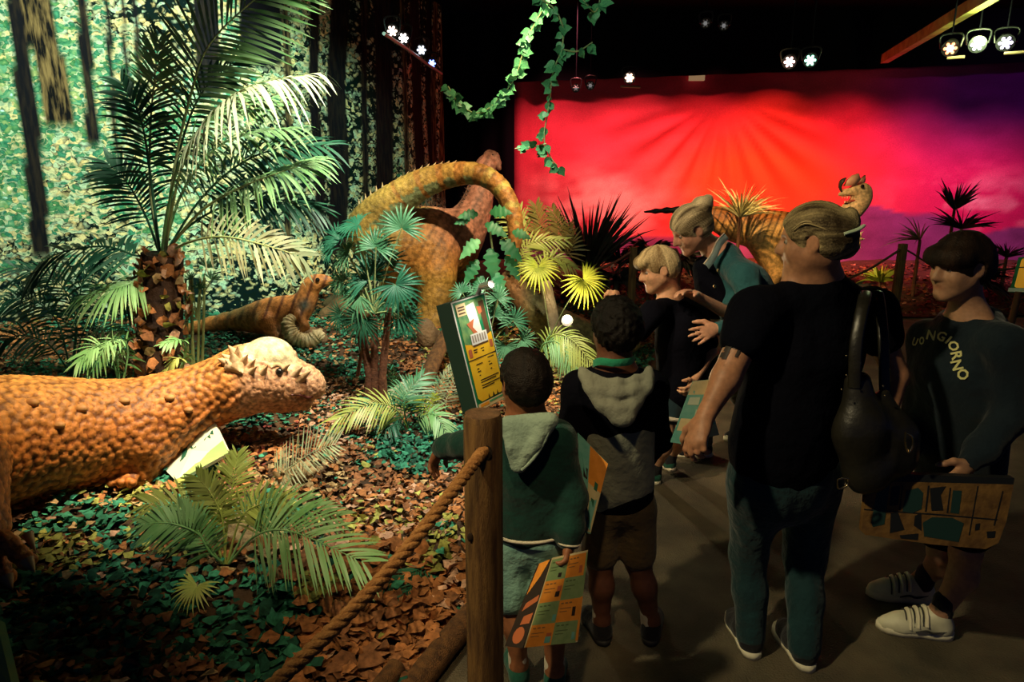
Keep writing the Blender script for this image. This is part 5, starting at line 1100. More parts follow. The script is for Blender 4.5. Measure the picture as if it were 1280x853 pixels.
def cap(hd, e=.035, face=(0, .52, -.16, .36, .40, .46), nape=(0, .14, -.66, .55, .66, .47), ears=True):
    H = hd.H; B = Body(); B.el(hd.L(0, -.04, .14), ((.325+e)*H, (.41+e)*H, (.36+e)*H), hd.R, .02); B.el(hd.L(0, -.20, -.06), ((.25+e)*H, (.22+e)*H, (.22+e)*H), hd.R, .05)
    if face: B.el(hd.L(*face[:3]), np.array(face[3:])*H, hd.R, .012, 's')
    if nape: B.el(hd.L(*nape[:3]), np.array(nape[3:])*H, hd.R, .012, 's')
    if ears:
        for x in (-1, 1): B.el(hd.L(.38*x, .0, -.04), (.10*H, .10*H, .15*H), hd.R, .01, 's')
    return B
def person(label, base, group=None): return thing('person', label, 'person', base, group)
def Pf(px, py): return Pz(px, py, 0.)
def cutend(B, p, d, r, ln=.12, k=.004):
    """hollow the end of a sleeve or leg"""
    d = nrm(d); B.rc(np.asarray(p)+d*r*.9, np.asarray(p)+d*(r*.9+ln), r, r*1.1, k, 's'); return B
M_sockw = cloth('sock_white', (.68, .62, .48)); M_sockb = cloth('sock_black', (.015, .015, .02)); M_solew = mat('sole_white', (.75, .70, .52), .6); M_soleb = mat('sole_dark', (.03, .03, .03), .6)
M_blk = mat('cotton_black', (.0035, .004, .008), .95, (.003, .003, .006), 9, .5, 22, spec=.06); M_lace = mat('lace_white', (.75, .72, .6), .7)
# ---------------------------------------------------------------- woman in black (seen from behind)
wn_ = person('woman in black t-shirt and dark jeans with fair clipped hair and tattooed arm', Pf(975, 805))
ft = nrm([-.42, .9, 0]); rt = np.array([ft[1], -ft[0], 0])
pel, chs, nkb = P(982, 585, 2.32), P(1008, 432, 2.32), P(1020, 352, 2.30)
hd = Head(P(1016, 300, 2.26), (-.86, .42, -.12), .232); shL, shR = P(943, 396, 2.22), P(1090, 392, 2.42); elL, elR = P(907, 474, 2.13), P(1120, 470, 2.40); wrL, wrR = P(881, 522, 2.06), P(1098, 560, 2.22)
oL, aL = shoe(wn_, Pf(943, 826), Pf(910, 760)[:2]-Pf(943, 826)[:2], .27, cloth('canvas_black', (.012, .012, .016)), M_solew, 1, M_lace, M_solew); oR, aR = shoe(wn_, Pf(1012, 842), Pf(964, 770)[:2]-Pf(1012, 842)[:2], .27, cloth('canvas_black', (.012, .012, .016)), M_solew, -1, M_lace, M_solew)
hpL, hpR, knL, knR = P(948, 600, 2.28), P(1014, 600, 2.40), P(936, 692, 2.36), P(1006, 697, 2.38)
B = Body(); hd.prims(B, 1.06); B.rc(hd.L(0, -.10, -.25), nkb, .058, .068, .04); B.rc(nkb, chs, .09, .13, .05, dep=ft, sq=1.4); B.rc(chs, pel, .13, .14, .05, dep=ft, sq=1.4)
for sh, el, w_, rr_ in ((shL, elL, wrL, (.056, .047, .047, .027)), (shR, elR, wrR, (.052, .043, .042, .027))):
    B.rc(nkb, sh, .05, .05, .05); B.rc(sh, el, rr_[0], rr_[1], .03); B.rc(el, w_, rr_[2], rr_[3], .02)
hand(B, wrL, P(872, 545, 2.03)-wrL, (.6, .5, -.1), (-.6, .5, -.3), 1.02, (.5, .7, .5), thumb=.8); hand(B, wrR, P(1085, 600, 2.16)-wrR, (-.7, .3, 0), (-.3, .8, 0), 1., (.6, .8, .6))
for hp, kn, an in ((hpL, knL, aL), (hpR, knR, aR)): B.rc(pel, hp, .09, .08, .05); B.rc(hp, kn, .08, .055, .03); B.rc(kn, an, .05, .027, .03); B.rc(an, an-np.array([0, 0, .06]), .027, .027)
skin_obj(wn_, B, .0062, (.50, .235, .125), [hd]); hd.eyes(wn_)
g = G()
for i, (x, y, w_, h_) in enumerate(((904, 424, 6, 9), (911, 418, 8, 5), (908, 431, 8, 7), (903, 438, 7, 8), (914, 427, 5, 8))):
    pass
B = Body()
for sh, el in ((shL, elL), (shR, elR)): d = nrm(el-sh); B.rc(sh+np.array([0, 0, .012]), sh+(el-sh)*.36, .082, .082, .03); cutend(B, sh+(el-sh)*.36+d*.052, d, .07)
B.rc(nkb-np.array([0, 0, .03]), shL, .078, .075, .06); B.rc(nkb-np.array([0, 0, .03]), shR, .078, .075, .06); B.rc(nkb-np.array([0, 0, .05]), chs, .10, .205, .05, dep=ft, sq=1.35); B.rc(chs, P(990, 520, 2.32), .205, .215, .06, dep=ft, sq=1.3); B.rc(P(990, 520, 2.32), P(980, 560, 2.32), .215, .218, .05, dep=ft, sq=1.3)
B.el(P(978, 640, 2.32), (.30, .30, .155), None, .008, 's'); B.rc(nkb+np.array([0, 0, .03]), nkb+np.array([0, 0, .2]), .066, .075, .01, 's')
cl(wn_, 't_shirt', B, M_blk, .0085, .005, 9)
B = Body(); B.rc(P(978, 545, 2.32), P(980, 590, 2.33), .175, .205, .05, dep=ft, sq=1.25)
for hp, kn, an, r0, r1, r2 in ((hpL, knL, aL, .108, .073, .056), (hpR, knR, aR, .118, .077, .060)): B.rc(hp, kn, r0, r1, .05); B.rc(kn, kn*.5+an*.5, r1, r1*.88, .03); B.rc(kn*.5+an*.5, an+np.array([0, 0, -.03]), r1*.88, r2, .03); 
cutend(B, aL-np.array([0, 0, .055]), (0, 0, -1), .05); cutend(B, aR-np.array([0, 0, .055]), (0, 0, -1), .055)
M_den = cloth('denim_teal', (.011, .044, .050), (.007, .028, .034), .6, 30)
jn = cl(wn_, 'jeans', B, M_den, .0085, .0045, 13)
for x, y in ((990, 598), (1022, 600)):
    a = [P(x-12, y-12, 2.09), P(x+14, y-10, 2.11), P(x+13, y+16, 2.11), P(x+1, y+25, 2.10), P(x-11, y+15, 2.09)]
H = cap(hd, .045, face=(0, .56, -.20, .40, .40, .50), nape=(0, .10, -.66, .55, .60, .44)); bn = hd.L(.0, -.43, .05)
H.el(bn, (.055, .035, .065), hd.R, .03); H.chain([hd.L(0, -.42, .10), hd.L(.02, -.48, .22), hd.L(.0, -.50, .32), hd.L(.03, -.48, .38)], [.028, .022, .012, .004], .02); H.chain([hd.L(.05, -.42, -.05), hd.L(.0, -.46, -.16), hd.L(0, -.42, -.24)], [.028, .02, .008], .02)
hairobj(wn_, H, hd, .0055, (.055, .035, .016), (.55, .42, .20), 'fwd', 170, .0022)
for j in range(26):
    x = random.uniform(-.35, .35); q = [hd.L(x*.95, .34-.3*abs(x), .30-.5*abs(x)**1.3), hd.L(x*1.12, .05, .44-1.0*abs(x)**1.6), hd.L(x*.95, -.26, .36-.7*abs(x)), hd.L(x*.3, -.42, .10)]
    g = G(); g.tube(crom(q, 14), [.0012, .003, .003, .002], 5); g.make('hair_strand', mat('hair_strand_fair', (.42, .32, .15), .4), wn_)
g = G(); a, b = hd.L(-.29, -.40, .07), hd.L(-.13, -.64, .15); g.tube(crom([a, a*.5+b*.5-hd.R[:, 1]*.012, b], 8), [.009, .010, .009], 10, flat=.6); g.make('hair_clip', mat('clip_jade', (.42, .55, .38), .3, (.6, .66, .5), 40), wn_)
# tattoo: dark ink patches lying on the upper arm
def decal(parent, name, quadpts, m, body_c, lift=.0025):
    g = G(); p = np.array(quadpts); n = len(p); c = p.mean(0); g.add(np.vstack([c[None], p]), T=[(0, 1+(i+1) % n, 1+i) for i in range(n)]); return g.make(name, m, parent)
def onarm(a, b, ra, rb, t, ang, side):
    """point on a limb: t along, ang around from the side facing the camera"""
    d = nrm(b-a); c = a+(b-a)*t; v = nrm(np.array([0, 0, CAMZ])-c); v = nrm(v-d*np.dot(v, d)); u_ = np.cross(d, v); return c+(v*math.cos(ang)+u_*math.sin(ang))*(ra+(rb-ra)*t+.0028)
M_tat = mat('tattoo_ink', (.04, .03, .025), .5)
for t0, t1, a0, a1 in ((.50, .68, .55, .95), (.48, .62, .22, .42), (.60, .80, .5, .85), (.53, .58, .1, .55), (.70, .78, .75, 1.1), (.52, .72, -.1, .08)):
    A = np.array([[onarm(shL, elL, .056, .047, t, a, 1) for a in np.linspace(a0, a1, 5)] for t in np.linspace(t0, t1, 4)]); g = G(); g.grid(A); g.make('tattoo', M_tat, wn_)
# handbag
bg = thing('handbag', 'slouchy dark leather handbag hanging from the shoulder of the woman in black', 'bag', P(1100, 612, 2.10)); M_lea = mat('leather_black', (.014, .013, .010), .38, (.02, .018, .012), 20, .12, 40, spec=.5)
B = Body(); yv = np.array([0, 1., 0]); B.chain([P(1072, 480, 2.16), P(1078, 540, 2.14), P(1082, 590, 2.13)], [.05, .085, .075], .05, dep=yv, sq=1.4); B.chain([P(1105, 495, 2.18), P(1118, 545, 2.16), P(1122, 572, 2.15)], [.03, .07, .06], .05, dep=yv, sq=1.4); B.rc(P(1090, 590, 2.13), P(1120, 570, 2.15), .06, .05, .05, dep=yv, sq=1.4)
cl(bg, 'bag_body', B, M_lea, .008, .006, 10)
g = G(); q = crom(PL([(1080, 372, 2.34), (1082, 366, 2.28), (1078, 385, 2.19), (1070, 430, 2.14), (1068, 485, 2.13)]), 24); g.tube(q, [.020, .02], 8, flat=.35); g.make('strap', M_lea, bg)
g = G(); g.tube(crom(PL([(1094, 372, 2.40), (1098, 368, 2.34), (1104, 420, 2.26), (1106, 490, 2.20)]), 20), [.018], 8, flat=.4); g.make('strap', M_lea, bg)
M_brass = mat('brass', (.75, .60, .30), .25, metal=1)
for x, y in ((1058, 445), (1058, 469), (1052, 487), (1104, 483), (1106, 495)): g = G(); g.ell(P(x, y, 2.085 if x < 1080 else 2.12), .0035, nu=8, nv=6); g.make('stud', M_brass, bg)
g = G(); g.tube(crom(PL([(1132, 541, 2.07), (1140, 546, 2.07), (1141, 556, 2.07), (1136, 566, 2.07), (1132, 556, 2.07), (1132, 541, 2.07)]), 20), [.0035], 6); g.make('buckle', M_brass, bg)
g = G(); g.tube(crom(PL([(1047, 600, 2.06), (1054, 598, 2.06), (1060, 599, 2.06), (1059, 607, 2.06), (1048, 611, 2.06), (1047, 600, 2.06)]), 20), [.003], 6); g.make('buckle', M_brass, bg)
# ---------------------------------------------------------------- boy in printed hoodie (right)
rb = person('boy with dark bowl-cut hair in dark hoodie with yellow lettering and white shoes', Pf(1170, 785))
ft = nrm([-.86, -.42, 0]); rtv = np.array([ft[1], -ft[0], 0])
hd = Head(P(1200, 333, 2.44), (-.95, -.22, -.10), .228); nkb, chs, pel = P(1210, 402, 2.46), P(1205, 465, 2.46), P(1198, 590, 2.5)
shL, shR = P(1257, 432, 2.30), P(1160, 424, 2.62); elL, wrL = P(1263, 520, 2.26), P(1212, 580, 2.20); elR, wrR = P(1150, 510, 2.6), P(1128, 575, 2.45)
M_shw = mat('shoe_white', (.72, .70, .52), .5, (.6, .58, .42), 20)
sh1, a1 = shoe(rb, Pf(1190, 797), Pf(1104, 785)[:2]-Pf(1190, 797)[:2], .275, M_shw, M_solew, 1); sh2, a2 = shoe(rb, Pf(1166, 752), Pf(1104, 745)[:2]-Pf(1166, 752)[:2], .265, M_shw, M_solew, -1)
for so_, hx, hy, tx, ty, z in ((sh1, 1190, 797, 1104, 785, 0), (sh2, 1166, 752, 1104, 745, 0)):
    h_ = Pf(hx, hy); d = nrm(Pf(tx, ty)-h_); r_ = np.array([d[1], -d[0], 0])
    for yy, zz in ((.112, .107), (.142, .097), (.170, .085)):
        g = G(); q = [h_+d*yy+r_*x+np.array([0, 0, zz+dz]) for x, dz in ((-.048, -.045), (-.032, -.008), (0, .007), (.032, -.008), (.048, -.045))]; g.tube(crom(q, 9), [.011], 8, flat=.5); g.make('strap', M_solew, so_); g = G(); g.tube(crom([p_+d*.0125 for p_ in q], 9), [.003], 5); g.make('strap_outline', M_soleb, so_)  # thin dark outline added along each strap to set it off
    for sd in (-1, 1):
        g = G(); q = [h_+d*yy+r_*sd*x+np.array([0, 0, zz]) for yy, x, zz in ((.04, .044, .05), (.085, .050, .038), (.115, .0515, .045), (.15, .052, .034))]; g.tube(crom(q, 10), [.004, .008, .004], 6, flat=.5); g.make('dark_flash', M_soleb, so_)
k1, k2 = P(1207, 690, 2.38), P(1178, 690, 2.52); h1, h2 = P(1218, 600, 2.42), P(1180, 600, 2.58)
B = Body(); hd.prims(B); B.rc(hd.L(0, -.10, -.25), nkb, .052, .058, .04); B.rc(nkb, chs, .07, .09, .05, dep=ft, sq=1.3); B.rc(chs, pel, .09, .09, .05, dep=ft, sq=1.3)
for sh, el, w_ in ((shL, elL, wrL), (shR, elR, wrR)): B.rc(nkb, sh, .045, .04, .05); B.rc(sh, el, .04, .036, .03); B.rc(el, w_, .036, .024, .02)
hand(B, wrL, P(1190, 606, 2.16)-wrL, (-.5, .8, -.2), (-.7, -.2, .6), .98, (.5, .8, .6)); hand(B, wrR, P(1110, 598, 2.4)-wrR, (-.2, -.8, 0), (0, .2, 1), .95, (.5, .8, .6))
for hp, kn, an in ((h1, k1, a1), (h2, k2, a2)): B.rc(pel, hp, .08, .07, .05); B.rc(hp, kn, .07, .052, .03); m_ = kn*.6+an*.4+np.array([.03, .0, 0]); B.chain([kn, m_, an], [.052, .050, .034], .03); B.rc(an, an-np.array([0, 0, .06]), .032, .03)
skin_obj(rb, B, .006, (.46, .245, .14), [hd]); hd.eyes(rb)
for an, kn in ((a1, k1), (a2, k2)): B = Body(); d = nrm(kn-an); B.rc(an-np.array([0, 0, .06]), an+d*.055, .040, .041, .02); cutend(B, an+d*.085, d, .032); cl(rb, 'sock', B, M_sockb, .006, .0015, 30)
B = Body(); B.rc(P(1197, 560, 2.5), pel, .135, .15, .05, dep=ft, sq=1.25)
for hp, kn in ((h1, k1), (h2, k2)): d = nrm(kn-hp); B.rc(hp, hp+(kn-hp)*.72, .098, .088, .05); cutend(B, hp+(kn-hp)*.72+d*.06, d, .075)
cl(rb, 'shorts', B, M_blk, .0085, .004)
B = Body(); M_hood = cloth('hoodie_teal_black', (.006, .015, .023), (.005, .011, .018), .6, 18)
for sh, el, w_ in ((shL, elL, wrL), (shR, elR, wrR)): d = nrm(w_-el); B.rc(sh, el, .068, .060, .03); B.chain([el, el*.3+w_*.7, w_], [.060, .052, .040], .03); cutend(B, w_+d*.012, d, .034)
for sh in (shL, shR): B.rc(nkb-np.array([0, 0, .035]), sh, .07, .065, .06)
B.rc(nkb-np.array([0, 0, .05]), chs, .09, .165, .05, dep=ft, sq=1.3); B.rc(chs, P(1198, 580, 2.5), .165, .170, .05, dep=ft, sq=1.25)
B.chain([nkb+rtv*.085-ft*.02-np.array([0, 0, .01]), nkb-ft*.095+np.array([0, 0, .0]), nkb-rtv*.085-ft*.02-np.array([0, 0, .01])], [.038, .05, .038], .03, 9); B.el(nkb-ft*.13-np.array([0, 0, .08]), (.10, .07, .10), None, .04)
B.rc(nkb+np.array([0, 0, .02]), nkb+np.array([0, 0, .2])+ft*.04, .060, .075, .01, 's'); B.el(P(1190, 650, 2.5), (.3, .3, .14), None, .008, 's')
ho = cl(rb, 'hoodie', B, M_hood, .0085, .005, 10)
H = cap(hd, .062, face=(0, .64, -.24, .42, .40, .47), nape=(0, .20, -.72, .55, .56, .46)); H.chain([hd.L(-.30, .20, .20), hd.L(-.15, .355, .19), hd.L(.15, .355, .19), hd.L(.30, .20, .20)], [.018, .020, .020, .018], .03, 9)
hairobj(rb, H, hd, .006, (.012, .007, .005), (.042, .022, .012), 'up', 120, .002)
# lettering: each letter laid on the chest, found by casting on to the hoodie
from mathutils.bvhtree import BVHTree
def cast(o, px, py):
    bm_v = [v.co for v in o.data.vertices]; t = BVH.setdefault(o, BVHTree.FromPolygons([v.co[:] for v in o.data.vertices], [p.vertices[:] for p in o.data.polygons]))
    q = P(px, py, 3.) - np.array([0, 0, CAMZ]); q = nrm(q); org = np.array([0, 0, CAMZ])-LOC[o]; h = t.ray_cast(Vector(org), Vector(q)); 
    return (np.array(h[0])+LOC[o], np.array(h[1])) if h[0] is not None else (None, None)
BVH = {}
M_let = mat('print_yellow_cream', (.66, .64, .26), .6)
for ch, x, y, ang, sz, sx_ in (('U', 1144.5, 428, 20, 10, .62), ('O', 1153.5, 427, 20, 10, .58), ('N', 1165, 420, 24, 12, .9), ('G', 1177.5, 421, 26, 12, .85), ('I', 1186, 425.5, 38, 11, 1), ('O', 1192, 433, 60, 11, 1), ('R', 1195.5, 444.5, 82, 12, 1), ('N', 1196, 457, 80, 12, 1), ('O', 1203.5, 468, 115, 12, 1)):
    p, n_ = cast(ho, x, y)
    if p is None: continue
    v = nrm(np.array([0, 0, CAMZ])-p); n_ = nrm(n_*.6+v*.4); ur = nrm(np.array([1, 0, 0])-n_*n_[0]); uu = np.cross(n_, ur); a = math.radians(-ang); X_ = (ur*math.cos(a)+uu*math.sin(a)); Y_ = np.cross(n_, X_); Mx = np.eye(4); Mx[:3, 0] = X_*sx_*1.05; Mx[:3, 1] = Y_; Mx[:3, 2] = n_; Mx[:3, 3] = p+n_*.006
    textmesh('letter', ch, sz*1.38*proj(p)[2]/FPX, Mx, M_let, ho, bold=.0012)
# ---------------------------------------------------------------- child in green jacket
c1 = person('small child in dark green hooded jacket and pale teal shorts reaching over the barrier', Pf(665, 850))
ft = nrm([-.22, .97, 0]); rtv = np.array([ft[1], -ft[0], 0]); yv = ft
hd = Head(P(656, 478, 2.12), (-.35, .93, -.10), .215); nkb, chs, pel = P(658, 528, 2.12), P(662, 580, 2.12), P(664, 668, 2.13)
shL, shR = P(626, 550, 2.16), P(696, 549, 2.09); elL, wrL = P(580, 556, 2.28), P(551, 560, 2.36); elR, wrR = P(716, 622, 2.06), P(712, 678, 2.02)
M_sg_ = cloth('trainer_green', (.015, .10, .065))
sL, aL = shoe(c1, Pf(651, 866), (-.15, 1), .21, M_sg_, M_solew, 1, None); sR, aR = shoe(c1, Pf(692, 874), (.12, 1), .21, M_sg_, M_solew, -1, None)
k1, k2, h1, h2 = P(640, 742, 2.12), P(690, 748, 2.11), P(642, 678, 2.13), P(686, 678, 2.12)
B = Body(); hd.prims(B); B.rc(hd.L(0, -.10, -.25), nkb, .044, .05, .04); B.rc(nkb, chs, .06, .075, .05, dep=ft, sq=1.3); B.rc(chs, pel, .075, .08, .05, dep=ft, sq=1.3)
for sh, el, w_ in ((shL, elL, wrL), (shR, elR, wrR)): B.rc(nkb, sh, .035, .034, .05); B.rc(sh, el, .034, .03, .03); B.rc(el, w_, .03, .02, .02)
hand(B, wrL, P(540, 582, 2.36)-wrL, (.15, -.3, -.6), (.5, .6, .1), .78, (.35, .4, .3), .14); hand(B, wrR, P(708, 700, 1.99)-wrR, (-.8, .2, 0), (-.2, .9, 0), .78, (.6, .8, .6))
for hp, kn, an in ((h1, k1, aL), (h2, k2, aR)): B.rc(pel, hp, .07, .06, .05); B.rc(hp, kn, .06, .046, .03); B.chain([kn, kn*.6+an*.4-ft*.012, an], [.046, .043, .029], .03); B.rc(an, an-np.array([0, 0, .05]), .028, .026)
skin_obj(c1, B, .0055, (.30, .115, .05), [hd]); hd.eyes(c1)
for an, kn in ((aL, k1), (aR, k2)): B = Body(); d = nrm(kn-an); B.rc(an-np.array([0, 0, .05]), an+d*.045, .036, .036, .02); cutend(B, an+d*.07, d, .029); cl(c1, 'sock', B, M_sockw, .006, .002, 30)
B = Body(); B.rc(P(664, 648, 2.13), pel, .115, .125, .05, dep=ft, sq=1.2); M_shorts = cloth('shorts_teal', (.28, .50, .42), (.20, .40, .34), .6, 26)
for hp, kn in ((h1, k1), (h2, k2)): d = nrm(kn-hp); B.rc(hp, hp+(kn-hp)*1.0, .083, .078, .04); cutend(B, hp+(kn-hp)*1.0+d*.035, d, .064)
cl(c1, 'shorts', B, M_shorts, .0075, .004)
g = G(); a = P(676, 684, 2.0); 
B = Body(); M_jg = cloth('jacket_green', (.006, .045, .034), (.004, .032, .026), .6, 20)
for sh, el, w_ in ((shL, elL, wrL), (shR, elR, wrR)): d = nrm(w_-el); B.rc(sh, el, .056, .050, .03); B.chain([el, el*.3+w_*.7, w_], [.050, .044, .035], .03); cutend(B, w_+d*.010, d, .029)
for sh in (shL, shR): B.rc(nkb-np.array([0, 0, .03]), sh, .055, .055, .05)
B.rc(nkb-np.array([0, 0, .04]), chs, .07, .128, .05, dep=ft, sq=1.25); B.rc(chs, P(664, 645, 2.13), .128, .140, .05, dep=ft, sq=1.2); B.el(P(664, 702, 2.13), (.24, .24, .105), None, .008, 's'); B.rc(nkb+np.array([0, 0, .02]), nkb+np.array([0, 0, .2]), .05, .06, .01, 's')
jk = cl(c1, 'jacket', B, M_jg, .0078, .0045, 11)
M_lin = cloth('hood_lining', (.30, .40, .31), (.22, .31, .25), .6, 30)
def hoodback(parent, tops, bottom, w0, m, ft, edge=None, ridges=True):
    """hood hanging down the back: two rims running from the shoulders to a point, sagging folds between"""
    B = Body(); l, r, b = (np.asarray(q, float) for q in (*tops, bottom)); c = (l+r)/2
    for t in np.linspace(0, 1, 6): B.rc(l+(b-l)*t*.92, r+(b-r)*t*.92, .024*(1-.2*t), .024*(1-.2*t), .025)
    B.chain([l, l*.5+b*.5-ft*.012, b], [.022, .024, .022], .015); B.chain([r, r*.5+b*.5-ft*.012, b], [.022, .024, .022], .015)
    o = cl(parent, 'hood', B, m, .0065, .005, 16); return o
hoodback(c1, (P(634, 530, 2.015), P(688, 524, 2.00)), P(648, 582, 1.985), .02, M_lin, ft)
g = G(); g.tube(crom(PL([(690, 520, 1.99), (684, 545, 1.975), (668, 572, 1.965), (652, 588, 1.962)]), 14), [.006], 6); g.make('hood_piping', M_lin, c1)
g = G(); th = np.linspace(0, 2*PI, 40); g.tube([P(664, 655, 2.13)+rtv*.148*math.cos(a)+ft*.125*math.sin(a)+np.array([0, 0, .0]) for a in th], [.0055], 6, cap=False); g.make('hem_piping', M_sockw, c1)
d = nrm(wrR-elR); g = G(); u_ = nrm(np.cross(d, (0, 1, 0))); v_ = np.cross(d, u_); g.tube([wrR+d*.004+u_*.036*math.cos(a)+v_*.036*math.sin(a) for a in th], [.004], 6, cap=False); g.make('cuff_piping', M_sockw, c1)
d = nrm(wrL-elL); g = G(); u_ = nrm(np.cross(d, (0, 1, 0))); v_ = np.cross(d, u_); g.tube([wrL+d*.004+u_*.035*math.cos(a)+v_*.035*math.sin(a) for a in th], [.004], 6, cap=False); g.make('cuff_piping', M_jg, c1)
H = cap(hd, .038, face=(0, .56, -.20, .38, .40, .46), nape=(0, .12, -.70, .55, .60, .47)); hairobj(c1, H, hd, .006, (.005, .0035, .003), (.014, .009, .006), 'up', 30, .0025, jit=2.2)
# ---------------------------------------------------------------- child in grey hooded top
c2 = person('child in black and grey hooded top with bright green collar and khaki shorts', Pf(780, 800))
ft = nrm([-.10, 1, 0]); rtv = np.array([ft[1], -ft[0], 0])
hd = Head(P(769, 412, 2.40), (-.30, .94, -.12), .222); nkb, chs, pel = P(768, 462, 2.38), P(769, 515, 2.37), P(773, 625, 2.37)
shL, shR = P(724, 486, 2.38), P(814, 486, 2.36); elL, wrL = P(708, 560, 2.36), P(722, 605, 2.28); elR, wrR = P(822, 550, 2.45), P(800, 580, 2.6)
M_sb = cloth('trainer_black', (.012, .012, .014))
sL, aL = shoe(c2, Pf(757, 809), (-.25, 1), .225, M_sb, M_soleb, 1, None); sR, aR = shoe(c2, Pf(812, 809), (.28, 1), .225, M_sb, M_soleb, -1, None)
k1, k2, h1, h2 = P(750, 700, 2.37), P(797, 700, 2.37), P(752, 635, 2.37), P(795, 635, 2.37)
B = Body(); hd.prims(B); B.rc(hd.L(0, -.10, -.25), nkb, .046, .052, .04); B.rc(nkb, chs, .06, .08, .05, dep=ft, sq=1.3); B.rc(chs, pel, .08, .085, .05, dep=ft, sq=1.3)
for sh, el, w_ in ((shL, elL, wrL), (shR, elR, wrR)): B.rc(nkb, sh, .036, .036, .05); B.rc(sh, el, .036, .031, .03); B.rc(el, w_, .031, .021, .02)
hand(B, wrL, P(730, 630, 2.22)-wrL, (.5, .3, 0), (0, .9, .2), .82, (.6, .8, .6)); hand(B, wrR, P(790, 590, 2.7)-wrR, (-.5, 0, 0), (0, 0, 1), .82, (.6, .8, .6))
for hp, kn, an in ((h1, k1, aL), (h2, k2, aR)): B.rc(pel, hp, .07, .062, .05); B.rc(hp, kn, .062, .048, .03); B.chain([kn, kn*.6+an*.4-ft*.014, an], [.048, .045, .030], .03); B.rc(an, an-np.array([0, 0, .05]), .029, .027)
skin_obj(c2, B, .0058, (.16, .06, .03), [hd]); hd.eyes(c2)
for an, kn in ((aL, k1), (aR, k2)): B = Body(); d = nrm(kn-an); B.rc(an-np.array([0, 0, .05]), an+d*.05, .037, .037, .02); cutend(B, an+d*.075, d, .030); cl(c2, 'sock', B, M_sockw, .006, .002, 30)
B = Body(); B.rc(P(773, 600, 2.37), pel, .118, .132, .05, dep=ft, sq=1.2); M_kh = cloth('shorts_khaki', (.15, .10, .045), (.11, .07, .03), .6, 24)
for hp, kn in ((h1, k1), (h2, k2)): d = nrm(kn-hp); B.rc(hp, hp+(kn-hp)*.86, .078, .074, .03); cutend(B, hp+(kn-hp)*.86+d*.04, d, .062)
cl(c2, 'shorts', B, M_kh, .0075, .004)
B = Body()
for sh, el, w_ in ((shL, elL, wrL), (shR, elR, wrR)): d = nrm(w_-el); B.rc(sh, el, .058, .052, .03); B.chain([el, el*.3+w_*.7, w_], [.052, .045, .036], .03); cutend(B, w_+d*.010, d, .030)
for sh in (shL, shR): B.rc(nkb-np.array([0, 0, .03]), sh, .056, .056, .05)
B.rc(nkb-np.array([0, 0, .04]), chs, .07, .136, .05, dep=ft, sq=1.25); B.rc(chs, P(770, 545, 2.37), .136, .138, .05, dep=ft, sq=1.22); B.rc(nkb+np.array([0, 0, .02]), nkb+np.array([0, 0, .2]), .052, .062, .01, 's')
top = cl(c2, 'hooded_top', B, M_blk, .0078, .004, 11)
M_gr = cloth('jersey_grey', (.26, .275, .21), (.20, .21, .165), .6, 24)
B = Body(); B.rc(P(769, 533, 2.37), P(769, 600, 2.37), .147, .149, .04, dep=ft, sq=1.2); B.plane(P(769, 521, 2.23), (0, 0, 1)); B.el(P(772, 672, 2.37), (.25, .25, .115), None, .008, 's'); cl(c2, 'grey_panel', B, M_gr, .0075, .0055, 9)
B = Body(); B.rc(P(771, 600, 2.37), P(772, 612, 2.37), .138, .14, .03, dep=ft, sq=1.2); B.el(P(772, 668, 2.37), (.25, .25, .085), None, .008, 's'); cl(c2, 'hem_band', B, M_blk, .008, .002)
B = Body(); l, r, b = P(726, 462, 2.29), P(812, 462, 2.27), P(778, 523, 2.20)
B.chain([l, P(735, 480, 2.24), P(755, 508, 2.21), b], [.013, .016, .02, .016], .02, 12); B.chain([r, P(808, 482, 2.23), P(795, 505, 2.21), b], [.013, .016, .02, .016], .02, 12)
for t, rd in ((.18, .014), (.42, .016), (.66, .018), (.85, .018)):
    a1_, b1_ = crom([l, P(735, 480, 2.24), P(755, 508, 2.21), b], 20)[int(t*19)], crom([r, P(808, 482, 2.23), P(795, 505, 2.21), b], 20)[int(t*19)]; m_ = (a1_+b1_)/2-ft*.018-np.array([0, 0, .020]); B.chain([a1_, m_, b1_], [rd, rd*1.25, rd], .022, 8)
cl(c2, 'hood', B, M_gr, .006, .004, 18)
g = G(); q = crom(PL([(741, 455, 2.36), (750, 452, 2.31), (768, 454, 2.29), (788, 452, 2.31), (794, 446, 2.36)]), 16); A = np.stack([q+np.array([0, 0, .014]), q+np.array([0, -.004, 0]), q-np.array([0, -.002, .014])], 1); g.grid(A); g.make('green_collar', cloth('collar_green', (.03, .36, .19)), c2)
H = cap(hd, .055, face=(0, .58, -.20, .40, .40, .46), nape=(0, .14, -.70, .55, .58, .45)); hairobj(c2, H, hd, .006, (.004, .003, .003), (.011, .008, .006), 'up', 26, .004, jit=2.6)
# ---------------------------------------------------------------- blond boy
c3 = person('blond boy in black t-shirt raising a fist beside the bending woman', Pf(822, 606))
ft = nrm([-.85, .5, 0]); rtv = np.array([ft[1], -ft[0], 0])
hd = Head(P(824, 336, 3.70), (-.93, -.05, -.26), .235, (0, 0, 1)); nkb, chs, pel = P(838, 372, 3.74), P(850, 415, 3.75), P(852, 490, 3.76)
shL, shR = P(815, 392, 3.58), P(868, 388, 3.88); elL, wrL = P(792, 420, 3.50), P(776, 384, 3.50); elR, wrR = P(888, 440, 3.8), P(866, 478, 3.6)
s1, a1 = shoe(c3, Pf(822, 607), (-.25, 1), .225, M_sg_, M_solew, 1, None); s2, a2 = shoe(c3, Pf(842, 590), (-.5, 1), .225, M_sg_, M_solew, -1, None)
h1, h2, k1, k2 = P(838, 500, 3.70), P(862, 500, 3.82), P(830, 540, 3.66), P(852, 540, 3.8)
